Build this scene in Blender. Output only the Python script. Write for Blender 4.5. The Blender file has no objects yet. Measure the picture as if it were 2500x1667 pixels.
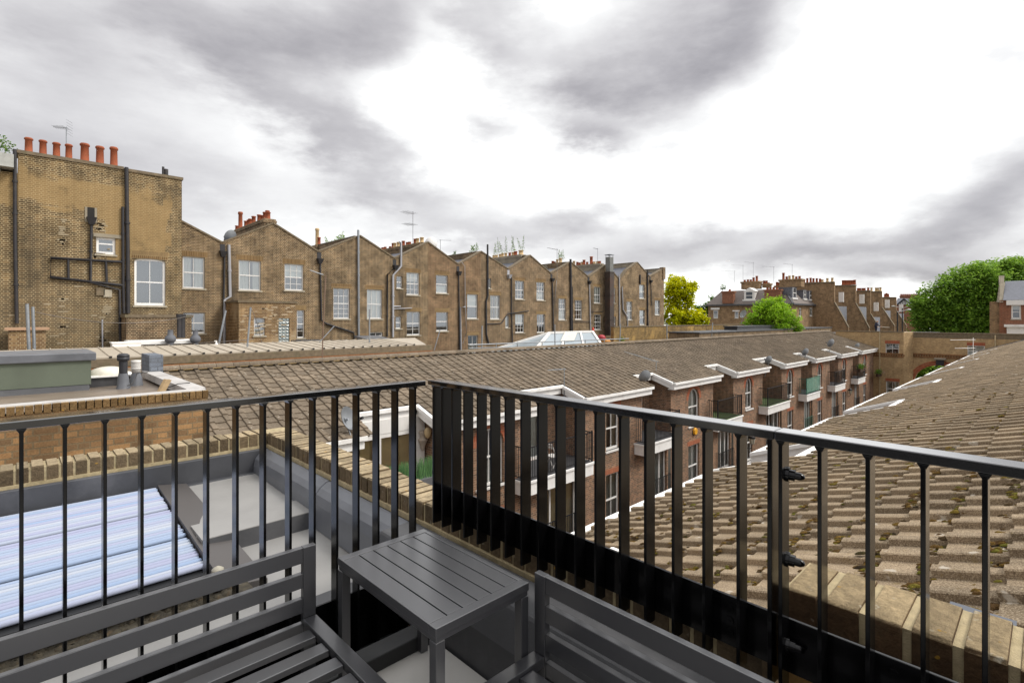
import bpy, bmesh, math, random
from mathutils import Vector, Matrix, noise
R = math.radians
random.seed(7)
S = bpy.context.scene
COL = S.collection
# ---------------- camera (stands at the origin, eye 1.4 m above the deck) ----------------
YAW = 46.1
FX, FY = math.cos(R(YAW)), math.sin(R(YAW))
RX, RY = FY, -FX
cd = bpy.data.cameras.new("camera"); cam = bpy.data.objects.new("camera", cd); COL.objects.link(cam)
cam.location = (0, 0, 0); cam.rotation_euler = (R(90), 0, R(YAW - 90))
cd.sensor_width = 36; cd.lens = 1269 / 2500 * 36; cd.shift_y = -56.5 / 2500
cd.clip_start = .05; cd.clip_end = 3000
S.camera = cam
def P(x, y, X=None, Y=None, Z=None, D=None):
    """point of the world seen at photograph pixel x,y on the plane X=, Y=, Z= or at depth D"""
    a = (x - 1250) / 1269; b = (777 - y) / 1269
    dx = FX + RX * a; dy = FY + RY * a
    s = D if D else X / dx if X is not None else Y / dy if Y is not None else Z / b
    return Vector((dx * s, dy * s, b * s))
# ---------------- world: overcast sky ----------------
W = bpy.data.worlds.new("World"); S.world = W; W.use_nodes = True
nt = W.node_tree; nt.nodes.clear()
def N(t, **k):
    n = nt.nodes.new(t)
    for a, v in k.items(): setattr(n, a, v)
    return n
def M(op, a, b=None, c=None, clamp=False):
    n = N('ShaderNodeMath', operation=op, use_clamp=clamp)
    for i, v in enumerate((a, b, c)):
        if v is None: continue
        if isinstance(v, (int, float)): n.inputs[i].default_value = v
        else: nt.links.new(v, n.inputs[i])
    return n.outputs[0]
SUN_EL, SUN_AZ = 44, -52      # sun behind the cloud, above and behind the camera's right
sky = N('ShaderNodeTexSky', sky_type='NISHITA', sun_disc=False, sun_elevation=R(SUN_EL), sun_rotation=R(90 - SUN_AZ))
tc = N('ShaderNodeTexCoord'); sx = N('ShaderNodeSeparateXYZ'); nt.links.new(tc.outputs['Generated'], sx.inputs[0])
X_, Y_, Z_ = sx.outputs
def noise_n(scale, detail, rough, zs=1.0, off=0.0):
    mp = N('ShaderNodeMapping'); mp.inputs['Scale'].default_value = (1, 1, zs); mp.inputs['Location'].default_value = (off, off * .7, 0)
    nt.links.new(tc.outputs['Generated'], mp.inputs[0])
    n = N('ShaderNodeTexNoise'); n.inputs['Scale'].default_value = scale; n.inputs['Detail'].default_value = detail; n.inputs['Roughness'].default_value = rough
    nt.links.new(mp.outputs[0], n.inputs['Vector']); return n.outputs['Fac']
n1 = noise_n(2.6, 7, .55, 2.2); n2 = noise_n(6.5, 8, .6, 2.6, 3.1); n3 = noise_n(3.3, 6, .55, 2.0, 7.7); n4 = noise_n(17, 7, .62, 3.0, 1.3)
az = M('ARCTAN2', M('ADD', M('MULTIPLY', X_, RX), M('MULTIPLY', Y_, RY)), M('ADD', M('MULTIPLY', X_, FX), M('MULTIPLY', Y_, FY)))
el = M('ARCSINE', Z_)
azw = M('ADD', az, M('MULTIPLY', M('SUBTRACT', n3, .5), .30)); azw = M('ADD', azw, M('MULTIPLY', M('SUBTRACT', n2, .5), .14))
elw = M('ADD', el, M('MULTIPLY', M('SUBTRACT', n1, .5), .20)); elw = M('ADD', elw, M('MULTIPLY', M('SUBTRACT', n2, .5), .08))
# cloud banks: azimuth, elevation, half-widths (degrees), darkness, tilt
def ae(x, y):
    a = (x - 1250) / 1269; b = (777 - y) / 1269
    return math.atan(a), math.atan2(b, math.hypot(1, a))
BLOBS = [ # x, y and half sizes in the photograph's pixels, darkness, slope
 (120, 330, 500, 250, .38, .05), (60, 40, 260, 90, .30, 0), (430, 50, 230, 75, .52, .1), (760, 80, 230, 90, .62, -.25), (930, 40, 120, 60, .40, -.4),
 (670, 210, 130, 70, .38, .6), (830, 345, 120, 75, .50, .75), (480, 440, 380, 60, .26, .15), (120, 560, 460, 80, .24, 0),
 (1210, 50, 130, 75, .36, .5), (1900, 330, 500, 40, .05, 0), (1240, 150, 60, 50, .2, 0), (1590, 160, 230, 120, .66, -.30), (1800, 60, 150, 95, .62, -.55), (1470, 260, 120, 60, .5, .1), (1430, 375, 70, 28, .5, .25),
 (1160, 335, 50, 32, .26, 0), (2440, 500, 230, 75, .66, -.3), (2060, 585, 280, 34, .62, -.1), (2330, 640, 400, 36, .60, 0),
 (1700, 590, 200, 26, .42, -.1), (1560, 640, 340, 26, .30, 0), (1390, 555, 130, 24, .40, .05), (1000, 510, 180, 45, .36, .2), (1250, 590, 260, 26, .34, 0), (2460, 120, 70, 160, .12, 0)]
dark = None
for (bx, by, hx, hy, w, sl) in BLOBS:
    a0, e0 = ae(bx, by); a = (bx - 1250) / 1269
    sa = hx / 1269 / (1 + a * a) * 1.05; se = hy / 1269 / math.sqrt(1 + a * a) * 1.1
    da = M('SUBTRACT', azw, a0); de = M('SUBTRACT', elw, e0)
    de = M('ADD', de, M('MULTIPLY', da, sl))
    q = M('ADD', M('POWER', M('ABSOLUTE', M('DIVIDE', da, sa)), 2), M('POWER', M('ABSOLUTE', M('DIVIDE', de, se)), 2))
    g = M('MULTIPLY', M('EXPONENT', M('MULTIPLY', q, -1.0)), w)
    dark = g if dark is None else M('SUBTRACT', 1.0, M('MULTIPLY', M('SUBTRACT', 1.0, dark), M('SUBTRACT', 1.0, g)))
dark = M('ADD', M('MULTIPLY', dark, 1.0), M('MULTIPLY', M('ADD', M('MULTIPLY', M('SUBTRACT', n2, .5), 1.15), M('MULTIPLY', M('SUBTRACT', n4, .5), .42)), M('MULTIPLY_ADD', dark, .9, .05)), clamp=True)
# unseen sky left of the view, darkened to deepen shade on left-facing sides
mw = N('ShaderNodeMapRange'); mw.inputs[1].default_value = .02; mw.inputs[2].default_value = -.45; mw.inputs[3].default_value = 0; mw.inputs[4].default_value = .32; nt.links.new(X_, mw.inputs[0]); dark = M('MAXIMUM', dark, mw.outputs[0])
mr = N('ShaderNodeMapRange'); mr.inputs[1].default_value = R(36); mr.inputs[2].default_value = R(60); nt.links.new(el, mr.inputs[0]); top = mr.outputs[0]
cr = N('ShaderNodeValToRGB'); nt.links.new(dark, cr.inputs[0])
e = cr.color_ramp.elements
e[0].position = 0; e[0].color = (1.5, 1.5, 1.5, 1)
e[1].position = 1; e[1].color = (.29, .28, .30, 1)
for p_, c_ in ((.05, (1.08, 1.08, 1.08, 1)), (.13, (.87, .87, .87, 1)), (.3, (.68, .672, .682, 1)), (.5, (.53, .518, .534, 1)), (.72, (.41, .398, .418, 1))):
    k = e.new(p_); k.color = c_
bright = N('ShaderNodeVectorMath', operation='SCALE'); nt.links.new(cr.outputs[0], bright.inputs[0])
nt.links.new(M('MULTIPLY', M('MULTIPLY_ADD', top, .35, 1.0), 10.0), bright.inputs['Scale'])
mx = N('ShaderNodeMix', data_type='RGBA'); mx.inputs[0].default_value = .94
nt.links.new(sky.outputs[0], mx.inputs[6]); nt.links.new(bright.outputs[0], mx.inputs[7])
bg = N('ShaderNodeBackground'); bg.inputs[1].default_value = .1; nt.links.new(mx.outputs[2], bg.inputs[0])
wo = N('ShaderNodeOutputWorld'); nt.links.new(bg.outputs[0], wo.inputs[0])
sl = bpy.data.lights.new("sun", 'SUN'); sl.energy = 1.7; sl.angle = R(14); sl.color = (1, .95, .87)
so = bpy.data.objects.new("sun", sl); COL.objects.link(so)
so.rotation_euler = Vector((-math.cos(R(SUN_EL)) * math.cos(R(SUN_AZ)), -math.cos(R(SUN_EL)) * math.sin(R(SUN_AZ)), -math.sin(R(SUN_EL)))).to_track_quat('-Z', 'Y').to_euler()
S.view_settings.view_transform = 'Standard'; S.view_settings.look = 'None'; S.view_settings.exposure = .22; S.view_settings.gamma = 1
try: S.cycles.max_bounces = 6; S.cycles.transparent_max_bounces = 8
except Exception: pass

# ---------------- materials ----------------
def srgb(*c):
    return tuple((v / 255 / 12.92 if v / 255 <= .04045 else ((v / 255 + .055) / 1.055) ** 2.4) for v in c) + (1,)
MATS = {}
class Mat:
    def __init__(s, name):
        s.m = bpy.data.materials.new(name); s.m.use_nodes = True; s.t = s.m.node_tree
        s.b = s.t.nodes['Principled BSDF']; s.name = name; MATS[name] = s.m
    def n(s, t, ins=None, **k):
        x = s.t.nodes.new(t)
        for a, v in k.items(): setattr(x, a, v)
        for i, v in (ins or {}).items(): s.set(x.inputs[i], v)
        return x
    def set(s, sock, v):
        if isinstance(v, bpy.types.NodeSocket): s.t.links.new(v, sock)
        else: sock.default_value = v
    def math(s, op, a, b=0.0, c=None, clamp=False):
        x = s.n('ShaderNodeMath', operation=op, use_clamp=clamp); s.set(x.inputs[0], a); s.set(x.inputs[1], b)
        if c is not None: s.set(x.inputs[2], c)
        return x.outputs[0]
    def mix(s, f, a, b, mode='MIX'):
        x = s.n('ShaderNodeMix', data_type='RGBA', blend_type=mode); s.set(x.inputs[0], f); s.set(x.inputs[6], a); s.set(x.inputs[7], b)
        return x.outputs[2]
    def obj(s): return s.n('ShaderNodeTexCoord').outputs['Object']
    def uv(s): return s.n('ShaderNodeTexCoord').outputs['UV']
    def rnd(s): return s.n('ShaderNodeAttribute', attribute_name='rnd').outputs['Fac']
    def noise(s, vec, scale, detail=4, rough=.55):
        x = s.n('ShaderNodeTexNoise', {'Scale': scale, 'Detail': detail, 'Roughness': rough}); s.t.links.new(vec, x.inputs['Vector']); return x.outputs['Fac']
    def ramp(s, f, pts):
        x = s.n('ShaderNodeValToRGB'); s.t.links.new(f, x.inputs[0]); e = x.color_ramp.elements
        while len(e) > 2: e.remove(e[-1])
        e[0].position, e[0].color = pts[0]; e[1].position, e[1].color = pts[-1]
        for p, c in pts[1:-1]: k = e.new(p); k.color = c
        return x.outputs[0]
    def map(s, f, a, b, c=0.0, d=1.0):
        x = s.n('ShaderNodeMapRange', {1: a, 2: b, 3: c, 4: d}); s.t.links.new(f, x.inputs[0]); return x.outputs[0]
    def out(s, col=None, rough=None, metal=None, bump=None, strength=.4, dist=.01, spec=None, coat=None):
        for k, v in (('Base Color', col), ('Roughness', rough), ('Metallic', metal), ('Specular IOR Level', spec), ('Coat Weight', coat)):
            if v is not None: s.set(s.b.inputs[k], v)
        if bump is not None:
            x = s.n('ShaderNodeBump', {'Strength': strength, 'Distance': dist}); s.t.links.new(bump, x.inputs['Height']); s.t.links.new(x.outputs[0], s.b.inputs['Normal'])
        return s.m
def g3(v): return (v, v, v, 1)
def plain(name, col, rough=.6, metal=0., var=.15, scale=6., spec=.5, bump=.1, dirt=None):
    m = Mat(name); o = m.obj(); f = m.noise(o, scale, 5)
    c = m.mix(1., col, m.ramp(f, [(.25, g3(1 - var)), (.75, g3(1 + var))]), 'MULTIPLY')
    if dirt:
        f2 = m.noise(o, scale * .45, 6, .65); c = m.mix(m.map(f2, .52, .75, 0, dirt[1]), c, dirt[0])
    return m.out(c, m.map(f, .3, .7, max(rough - .08, 0), rough + .08), metal, m.noise(o, scale * 8, 3), bump, .004, spec)
def brick(name, c1, c2, c3, mortar, stain=.45, big=.35, pale=None, mo=.0085, rowh=.075, bw=.225, dirtc=(.05, .042, .032, 1), seed=0., fade=1.0, tall=False):
    m = Mat(name); uv0 = m.uv(); o = m.obj()
    # slightly wandering courses
    wob = m.n('ShaderNodeTexNoise', {'Scale': 9., 'Detail': 2.}); m.t.links.new(uv0, wob.inputs['Vector'])
    v = m.n('ShaderNodeVectorMath', operation='MULTIPLY_ADD'); m.t.links.new(wob.outputs['Color'], v.inputs[0]); v.inputs[1].default_value = (.006, .006, 0); m.t.links.new(uv0, v.inputs[2]); uv = v.outputs[0]
    b = m.n('ShaderNodeTexBrick', {'Color1': c1, 'Color2': c2, 'Mortar': mortar, 'Scale': 1., 'Mortar Size': mo, 'Mortar Smooth': .1, 'Bias': -.1, 'Brick Width': bw, 'Row Height': rowh}, offset=.5, squash=.5, squash_frequency=2)
    m.t.links.new(uv, b.inputs['Vector'])
    # a third brick colour: same bond, other shuffle
    cell = m.n('ShaderNodeTexBrick', {'Color1': g3(0), 'Color2': g3(1), 'Mortar': g3(0), 'Scale': 1., 'Mortar Size': mo, 'Mortar Smooth': .1, 'Bias': -.1, 'Brick Width': bw, 'Row Height': rowh}, offset=.5, squash=.5, squash_frequency=2)
    mp = m.n('ShaderNodeVectorMath', operation='ADD'); m.t.links.new(uv, mp.inputs[0]); mp.inputs[1].default_value = (bw * 14 + seed * bw * 2, rowh * 22, 0)
    m.t.links.new(mp.outputs[0], cell.inputs['Vector'])
    c = m.mix(m.math('MULTIPLY', cell.outputs[0], .8), b.outputs[0], c3)
    c = m.mix(b.outputs[1], c, mortar)
    fine = m.noise(uv, 55, 3); c = m.mix(1., c, m.ramp(fine, [(.3, g3(.78)), (.7, g3(1.22))]), 'MULTIPLY')
    mid = m.noise(o, 1.6, 6, .6); c = m.mix(1., c, m.ramp(mid, [(.3, g3(1 - stain * .7)), (.7, g3(1 + stain * .5))]), 'MULTIPLY')
    st = m.n('ShaderNodeMapping', {'Scale': (1, 1, .22)}); m.t.links.new(o, st.inputs[0])
    streak = m.noise(st.outputs[0], .9, 7, .65); c = m.mix(m.map(streak, .53, .72, 0, big), c, dirtc)
    if tall:
        ps = m.n('ShaderNodeSeparateXYZ', {0: m.n('ShaderNodeNewGeometry').outputs['Position']}); nz1 = m.noise(o, .7, 5, .6)
        # blocky toothed edges, one tooth per course pair
        sn = m.n('ShaderNodeVectorMath', {1: (.45, .45, .3)}, operation='SNAP'); m.t.links.new(m.n('ShaderNodeNewGeometry').outputs['Position'], sn.inputs[0]); tooth = m.n('ShaderNodeTexWhiteNoise'); m.t.links.new(sn.outputs[0], tooth.inputs[0])
        zz = m.math('ADD', ps.outputs[2], m.math('ADD', m.math('MULTIPLY', m.math('SUBTRACT', nz1, .5), 2.2), m.math('MULTIPLY', tooth.outputs[0], .35)))
        right = m.map(ps.outputs[0], 2.85, 2.95); lo = m.math('MULTIPLY_ADD', right, -1.9, 4.6); hi = m.math('MULTIPLY_ADD', right, -.3, 6.1)
        inb = m.math('MULTIPLY', m.map(m.math('SUBTRACT', zz, lo), -.05, .1), m.map(m.math('SUBTRACT', hi, zz), -.1, .2))
        inb = m.math('MULTIPLY', inb, m.map(m.math('ADD', ps.outputs[0], m.math('MULTIPLY', tooth.outputs[0], .3)), 5.35, 5.3)); inb = m.math('MULTIPLY', inb, m.map(mid, .22, .42, .35, 1.))
        c = m.mix(m.math('MULTIPLY', inb, .62), c, srgb(166, 138, 94))
        low = m.map(m.math('ADD', ps.outputs[2], m.math('MULTIPLY', nz1, 2.4)), 3.3, 1.2); c = m.mix(m.math('MULTIPLY', low, .30), c, srgb(112, 102, 84))
    if pale is not None:
        pn = m.noise(o, .55, 6, .55); c = m.mix(m.map(pn, .52, .62, 0, pale[1]), c, m.mix(b.outputs[1], pale[0], mortar))
    h = m.math('SUBTRACT', m.math('MULTIPLY', fine, .35), b.outputs[1])
    return m.out(c, .93, 0, h, .5, .006, .25)
BR = {}
stock = brick('stock_brick', srgb(124, 99, 69), srgb(90, 70, 50), srgb(46, 39, 34), srgb(170, 150, 120), .7, .75, mo=.013)
stock_b = brick('stock_brick_brown', srgb(128, 101, 75), srgb(98, 76, 58), srgb(50, 42, 37), srgb(168, 148, 118), .6, .65, seed=1, mo=.013)
stock_r = brick('stock_brick_reddish', srgb(132, 99, 76), srgb(102, 75, 59), srgb(54, 42, 34), srgb(160, 138, 106), .6, .6, seed=2, mo=.013)
stock_y = brick('stock_brick_yellow', srgb(158, 126, 74), srgb(122, 94, 56), srgb(86, 66, 42), srgb(164, 144, 104), .5, .55, pale=(srgb(196, 156, 88), .75), seed=3)
tall_b = brick('tall_building_brick', srgb(128, 102, 68), srgb(96, 74, 50), srgb(50, 42, 34), srgb(166, 148, 114), .65, .6, mo=.014, seed=3, tall=True)
patch_b = brick('patched_brick', srgb(160, 128, 88), srgb(120, 90, 60), srgb(96, 66, 46), srgb(184, 164, 130), .5, .4, pale=(srgb(196, 172, 138), .5), seed=4)
mews_b = brick('mews_brick', srgb(166, 124, 96), srgb(132, 102, 80), srgb(80, 69, 63), srgb(170, 152, 130), .32, .22, seed=5, mo=.007)
gault_b = brick('pale_yellow_brick', srgb(196, 166, 122), srgb(176, 146, 106), srgb(150, 122, 88), srgb(188, 166, 130), .25, .2, seed=6, mo=.007)
near_b = brick('near_brick', srgb(162, 126, 86), srgb(140, 106, 72), srgb(96, 79, 60), srgb(124, 106, 80), .6, .8, seed=7, dirtc=(.05, .038, .026, 1))
far_b = brick('far_brick', srgb(168, 136, 100), srgb(142, 112, 82), srgb(104, 82, 64), srgb(164, 142, 112), .5, .4, seed=8)
red_b = brick('red_brick', srgb(150, 90, 66), srgb(128, 76, 58), srgb(100, 62, 50), srgb(160, 130, 104), .25, .2, seed=9)
grey_b = brick('painted_grey_brick', srgb(126, 132, 142), srgb(112, 118, 128), srgb(104, 108, 114), srgb(104, 108, 114), .25, .25, seed=2, dirtc=(.12, .12, .12, 1))
lintel = brick('red_soldier_brick', srgb(178, 92, 62), srgb(156, 80, 54), srgb(140, 74, 52), srgb(176, 140, 110), .2, .1, rowh=.225, bw=.075, mo=.006)
lintel_s = brick('stock_soldier_brick', srgb(134, 106, 72), srgb(104, 80, 54), srgb(104, 80, 52), srgb(164, 142, 104), .25, .2, rowh=.3, bw=.075, mo=.009)
coping_dark = plain('weathered_coping', srgb(118, 104, 84), .95, var=.35, scale=7, dirt=(srgb(84, 88, 58), .6), bump=.5)
cement = plain('cement_render', srgb(150, 140, 122), .95, var=.2, scale=2, dirt=(srgb(92, 84, 72), .6), bump=.3)
white = plain('white_paint', srgb(232, 229, 224), .55, var=.05, scale=3, dirt=(srgb(176, 168, 156), .5))
white_old = plain('weathered_white_paint', srgb(246, 244, 240), .6, var=.05, scale=4, dirt=(srgb(190, 182, 170), .45))
sill_m = plain('stone_sill', srgb(176, 166, 146), .9, var=.2, scale=6, dirt=(srgb(110, 100, 84), .6))
black = plain('black_powder_coat', srgb(8, 8, 9), .17, var=.06, spec=.4, bump=.0)
rail_m = plain('black_gloss_handrail', srgb(8, 8, 9), .2, var=.06, spec=.2, bump=.0)
_b = rail_m.node_tree.nodes['Principled BSDF']; _b.inputs['Coat Weight'].default_value = 1.; _b.inputs['Coat Roughness'].default_value = .12; _b.inputs['Coat IOR'].default_value = 2.1
black_pipe = plain('black_iron_pipe', srgb(46, 44, 46), .6, var=.3, scale=9, dirt=(srgb(84, 72, 62), .4))
grey_pipe = plain('grey_plastic_pipe', srgb(168, 168, 172), .5, var=.12, scale=6)
galv = plain('galvanised_steel', srgb(150, 154, 158), .45, .5, var=.2, scale=12)
anth = plain('anthracite_aluminium', srgb(48, 48, 51), .3, var=.03, scale=3, bump=.0, spec=.9)
for _l in [l for l in anth.node_tree.links if l.to_socket.name == 'Roughness']: anth.node_tree.links.remove(_l)
anth.node_tree.nodes['Principled BSDF'].inputs['Roughness'].default_value = .3
_b = anth.node_tree.nodes['Principled BSDF']; _b.inputs['Coat Weight'].default_value = .6; _b.inputs['Coat Roughness'].default_value = .32; _b.inputs['Coat IOR'].default_value = 1.8
lead = plain('lead_sheet', srgb(104, 106, 111), .42, var=.3, scale=3, dirt=(srgb(78, 80, 84), .7), bump=.2)
lead_d = plain('dark_roofing_felt', srgb(72, 72, 74), .62, var=.25, scale=4, dirt=(srgb(112, 112, 114), .4), bump=.3)
grey_roof = plain('grey_liquid_roofing', srgb(142, 140, 137), .4, var=.16, scale=1.9, dirt=(srgb(108, 104, 98), .75), bump=.4)
mansard = plain('slate_mansard', srgb(112, 102, 96), .7, var=.2, scale=3, dirt=(srgb(84, 78, 74), .5))
slate = plain('grey_slate', srgb(104, 106, 114), .6, var=.25, scale=5, dirt=(srgb(72, 72, 76), .5))
terra = plain('terracotta', srgb(152, 86, 60), .9, var=.2, scale=3, dirt=(srgb(116, 74, 54), .6), spec=.2)
buffpot = plain('buff_clay', srgb(200, 172, 128), .85, var=.2, scale=3, dirt=(srgb(140, 120, 92), .5))
interior = plain('dark_room', srgb(44, 42, 40), .95, var=.3, scale=1.5)
curtain_m = plain('curtain_cloth', srgb(214, 212, 206), .9, var=.08, scale=8)
curtain_b = plain('beige_curtain', srgb(176, 166, 146), .9, var=.12, scale=8)
blind_m = plain('wooden_blind', srgb(206, 176, 124), .7, var=.08, scale=4)
green_felt = None
m = Mat('mineral_felt_green'); o = m.obj(); f = m.noise(o, 260, 2, .7); f2 = m.noise(o, 1.6, 6, .6)
c = m.mix(1., srgb(104, 111, 97), m.ramp(f, [(.3, g3(.68)), (.7, g3(1.4))]), 'MULTIPLY'); c = m.mix(m.map(f2, .45, .75, 0, .5), c, srgb(88, 94, 82))
green_felt = m.out(c, .95, 0, f, .5, .004, .3)
m = Mat('window_glass'); t = m.t; t.nodes.remove(m.b)
gl = m.n('ShaderNodeBsdfGlossy', {'Roughness': .03, 'Color': (.9, .95, 1, 1)}); tr = m.n('ShaderNodeBsdfTransparent', {'Color': (.86, .9, .88, 1)})
lw = m.n('ShaderNodeLayerWeight', {'Blend': .35}); ms = m.n('ShaderNodeMixShader')

t.links.new(m.map(lw.outputs['Fresnel'], 0, 1, .16, .9), ms.inputs[0]); t.links.new(tr.outputs[0], ms.inputs[1]); t.links.new(gl.outputs[0], ms.inputs[2])
t.links.new(ms.outputs[0], t.nodes['Material Output'].inputs[0]); glass = m.m
# concrete interlocking roof tiles: each tile has its own tint, lichen spots, moss in places
def tile_mat(name, base, moss, spots, speck):
    m = Mat(name); o = m.obj(); r = m.rnd()
    c = m.mix(1., base, m.ramp(r, [(0., g3(.76)), (1., g3(1.2))]), 'MULTIPLY')
    sp = m.noise(o, 120, 2, .85); c = m.mix(m.map(sp, .5, .75, 0, speck), c, srgb(206, 190, 162)); c = m.mix(m.map(sp, .5, .3, 0, speck), c, srgb(70, 60, 50))
    w = m.noise(o, .8, 7, .65); c = m.mix(1., c, m.ramp(w, [(.3, g3(.78)), (.7, g3(1.16))]), 'MULTIPLY')
    st = m.n('ShaderNodeMapping', {'Scale': (9, 1, 1)}); m.t.links.new(o, st.inputs[0]); c = m.mix(1., c, m.ramp(m.noise(st.outputs[0], 2.2, 4), [(.3, g3(.84)), (.7, g3(1.12))]), 'MULTIPLY')
    vo = m.n('ShaderNodeTexVoronoi', {'Scale': 5.5}); wob = m.n('ShaderNodeVectorMath', operation='MULTIPLY_ADD'); nn = m.n('ShaderNodeTexNoise', {'Scale': 14.}); m.t.links.new(o, nn.inputs['Vector'])
    m.t.links.new(nn.outputs['Color'], wob.inputs[0]); wob.inputs[1].default_value = (.14, .14, .14); m.t.links.new(o, wob.inputs[2]); m.t.links.new(wob.outputs[0], vo.inputs['Vector'])
    sel = m.math('GREATER_THAN', m.n('ShaderNodeSeparateColor', {0: vo.outputs['Color']}).outputs[0], .72)
    ring = m.math('MULTIPLY', m.map(vo.outputs['Distance'], .2, .12, 0, 1), sel); c = m.mix(m.math('MULTIPLY', ring, spots), c, srgb(196, 188, 174))
    mo = m.math('MULTIPLY', m.map(m.noise(o, 11, 6, .7), .60, .66), m.map(m.noise(o, .7, 3), .42, .6)); c = m.mix(m.math('MULTIPLY', mo, moss), c, srgb(118, 98, 44))
    h = m.math('ADD', m.math('MULTIPLY', sp, .5), m.math('MULTIPLY', m.noise(o, 30, 4), .8))
    return m.out(c, .93, 0, h, .45, .006, .25)
tile_far = tile_mat('concrete_tile_brown', srgb(114, 101, 86), .3, .55, .45)
tile_near = tile_mat('concrete_tile_mossy', srgb(138, 120, 97), .35, .6, .75)
# ---------------- mesh helper ----------------
ORG = {}
class MB:
    def __init__(s): s.v = []; s.f = []; s.mi = []; s.r = []; s.sm = []
    def face(s, pts, mi=0, r=None, smooth=False):
        i = len(s.v); s.v.extend([Vector(p) for p in pts]); s.f.append(tuple(range(i, i + len(pts)))); s.mi.append(mi); s.r.append(random.random() if r is None else r); s.sm.append(smooth)
    def mesh(s, verts, faces, mi=0, r=None, smooth=False):
        i = len(s.v); s.v.extend([Vector(p) for p in verts])
        for f in faces: s.f.append(tuple(i + k for k in f)); s.mi.append(mi); s.r.append(random.random() if r is None else r); s.sm.append(smooth)
    def hexa(s, p, mi=0, r=None):   # 8 points: bottom 4 then top 4
        s.mesh(p, [(3, 2, 1, 0), (4, 5, 6, 7), (0, 1, 5, 4), (1, 2, 6, 5), (2, 3, 7, 6), (3, 0, 4, 7)], mi, random.random() if r is None else r)
    def box(s, x0, x1, y0, y1, z0, z1, mi=0, r=None):
        s.hexa([(x0, y0, z0), (x1, y0, z0), (x1, y1, z0), (x0, y1, z0), (x0, y0, z1), (x1, y0, z1), (x1, y1, z1), (x0, y1, z1)], mi, r)
    def beam(s, a, b, w, h, up=(0, 0, 1), mi=0):   # rectangular bar from a to b
        a = Vector(a); b = Vector(b); d = (b - a).normalized(); u = Vector(up)
        sd = d.cross(u).normalized() * w / 2; uu = sd.cross(d).normalized() * h / 2
        s.hexa([a - sd - uu, a + sd - uu, b + sd - uu, b - sd - uu, a - sd + uu, a + sd + uu, b + sd + uu, b - sd + uu], mi)
    def prism(s, poly, off, mi=0):   # polygon extruded by vector
        off = Vector(off); n = len(poly); p = [Vector(q) for q in poly]
        s.mesh(p + [q + off for q in p], [tuple(range(n))[::-1], tuple(range(n, 2 * n))] + [(i, (i + 1) % n, n + (i + 1) % n, n + i) for i in range(n)], mi)
    def tube(s, path, r, n=8, mi=0, caps=True):
        path = [Vector(p) for p in path]; rs = r if isinstance(r, (list, tuple)) else [r] * len(path); rings = []
        up = Vector((0, 0, 1))
        for i, p in enumerate(path):
            d = (path[min(i + 1, len(path) - 1)] - path[max(i - 1, 0)]).normalized()
            u = up if abs(d.z) < .95 else Vector((1, 0, 0))
            a = d.cross(u).normalized(); b = a.cross(d).normalized()
            rings.append([p + (a * math.cos(2 * math.pi * k / n) + b * math.sin(2 * math.pi * k / n)) * rs[i] for k in range(n)])
        V = [q for g in rings for q in g]
        F = [(i * n + k, i * n + (k + 1) % n, (i + 1) * n + (k + 1) % n, (i + 1) * n + k) for i in range(len(path) - 1) for k in range(n)]
        s.mesh(V, F, mi, smooth=n > 5)
        if caps: s.mesh(V, [tuple(range(n))[::-1], tuple(range(len(V) - n, len(V)))], mi)
    def lathe(s, c, prof, n=16, mi=0):   # prof [(r,z)...] about a vertical axis through c
        c = Vector(c); V = []
        for (r, z) in prof:
            for k in range(n): V.append(c + Vector((r * math.cos(2 * math.pi * k / n), r * math.sin(2 * math.pi * k / n), z)))
        F = [(i * n + k, i * n + (k + 1) % n, (i + 1) * n + (k + 1) % n, (i + 1) * n + k) for i in range(len(prof) - 1) for k in range(n)]
        s.mesh(V, F, mi, smooth=True)
        s.mesh(V, [tuple(range(n))[::-1], tuple(range(len(V) - n, len(V)))], mi)
    def build(s, name, mats, parent=None, bevel=0., uvs=True):
        if not isinstance(mats, (list, tuple)): mats = [mats]
        o0 = Vector((0, 0, 0))
        if parent is not None: o0 = ORG.get(parent.name, o0)
        me = bpy.data.meshes.new(name); me.from_pydata([v - o0 for v in s.v], [], s.f)
        for m in mats: me.materials.append(m)
        me.polygons.foreach_set('material_index', s.mi); me.polygons.foreach_set('use_smooth', s.sm)
        at = me.attributes.new('rnd', 'FLOAT', 'FACE'); at.data.foreach_set('value', s.r)
        if uvs:
            ul = me.uv_layers.new(name='UVMap'); me.update(); buf = [0.0] * (2 * len(me.loops))
            for p in me.polygons:
                n = p.normal; ax, ay, azz = abs(n.x), abs(n.y), abs(n.z)
                for li in p.loop_indices:
                    v = s.v[me.loops[li].vertex_index]
                    if azz > ax and azz > ay: u, w = v.x, v.y
                    elif ax > ay: u, w = v.y, v.z
                    else: u, w = v.x, v.z
                    buf[2 * li] = u + 500; buf[2 * li + 1] = w + 500
            ul.data.foreach_set('uv', buf)
        me.update()
        o = bpy.data.objects.new(name, me); COL.objects.link(o)
        if parent is not None: o.parent = parent; ORG[o.name] = o0
        if bevel:
            b = o.modifiers.new('bevel', 'BEVEL'); b.width = bevel; b.segments = 2; b.limit_method = 'ANGLE'
        return o
def tag(o, label=None, cat=None, group=None, kind=None):
    if label: o['label'] = label
    if cat: o['category'] = cat
    if group: o['group'] = group
    if kind: o['kind'] = kind
    return o
def thing(name, label, cat, loc=(0, 0, 0), group=None):
    o = bpy.data.objects.new(name, None); COL.objects.link(o); o.location = loc; o.empty_display_size = .2
    ORG[o.name] = Vector(loc); return tag(o, label, cat, group)
def copy_tree(o, parent=None):
    c = o.copy(); COL.objects.link(c); c.parent = parent
    for ch in list(o.children): copy_tree(ch, c)
    return c
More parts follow.
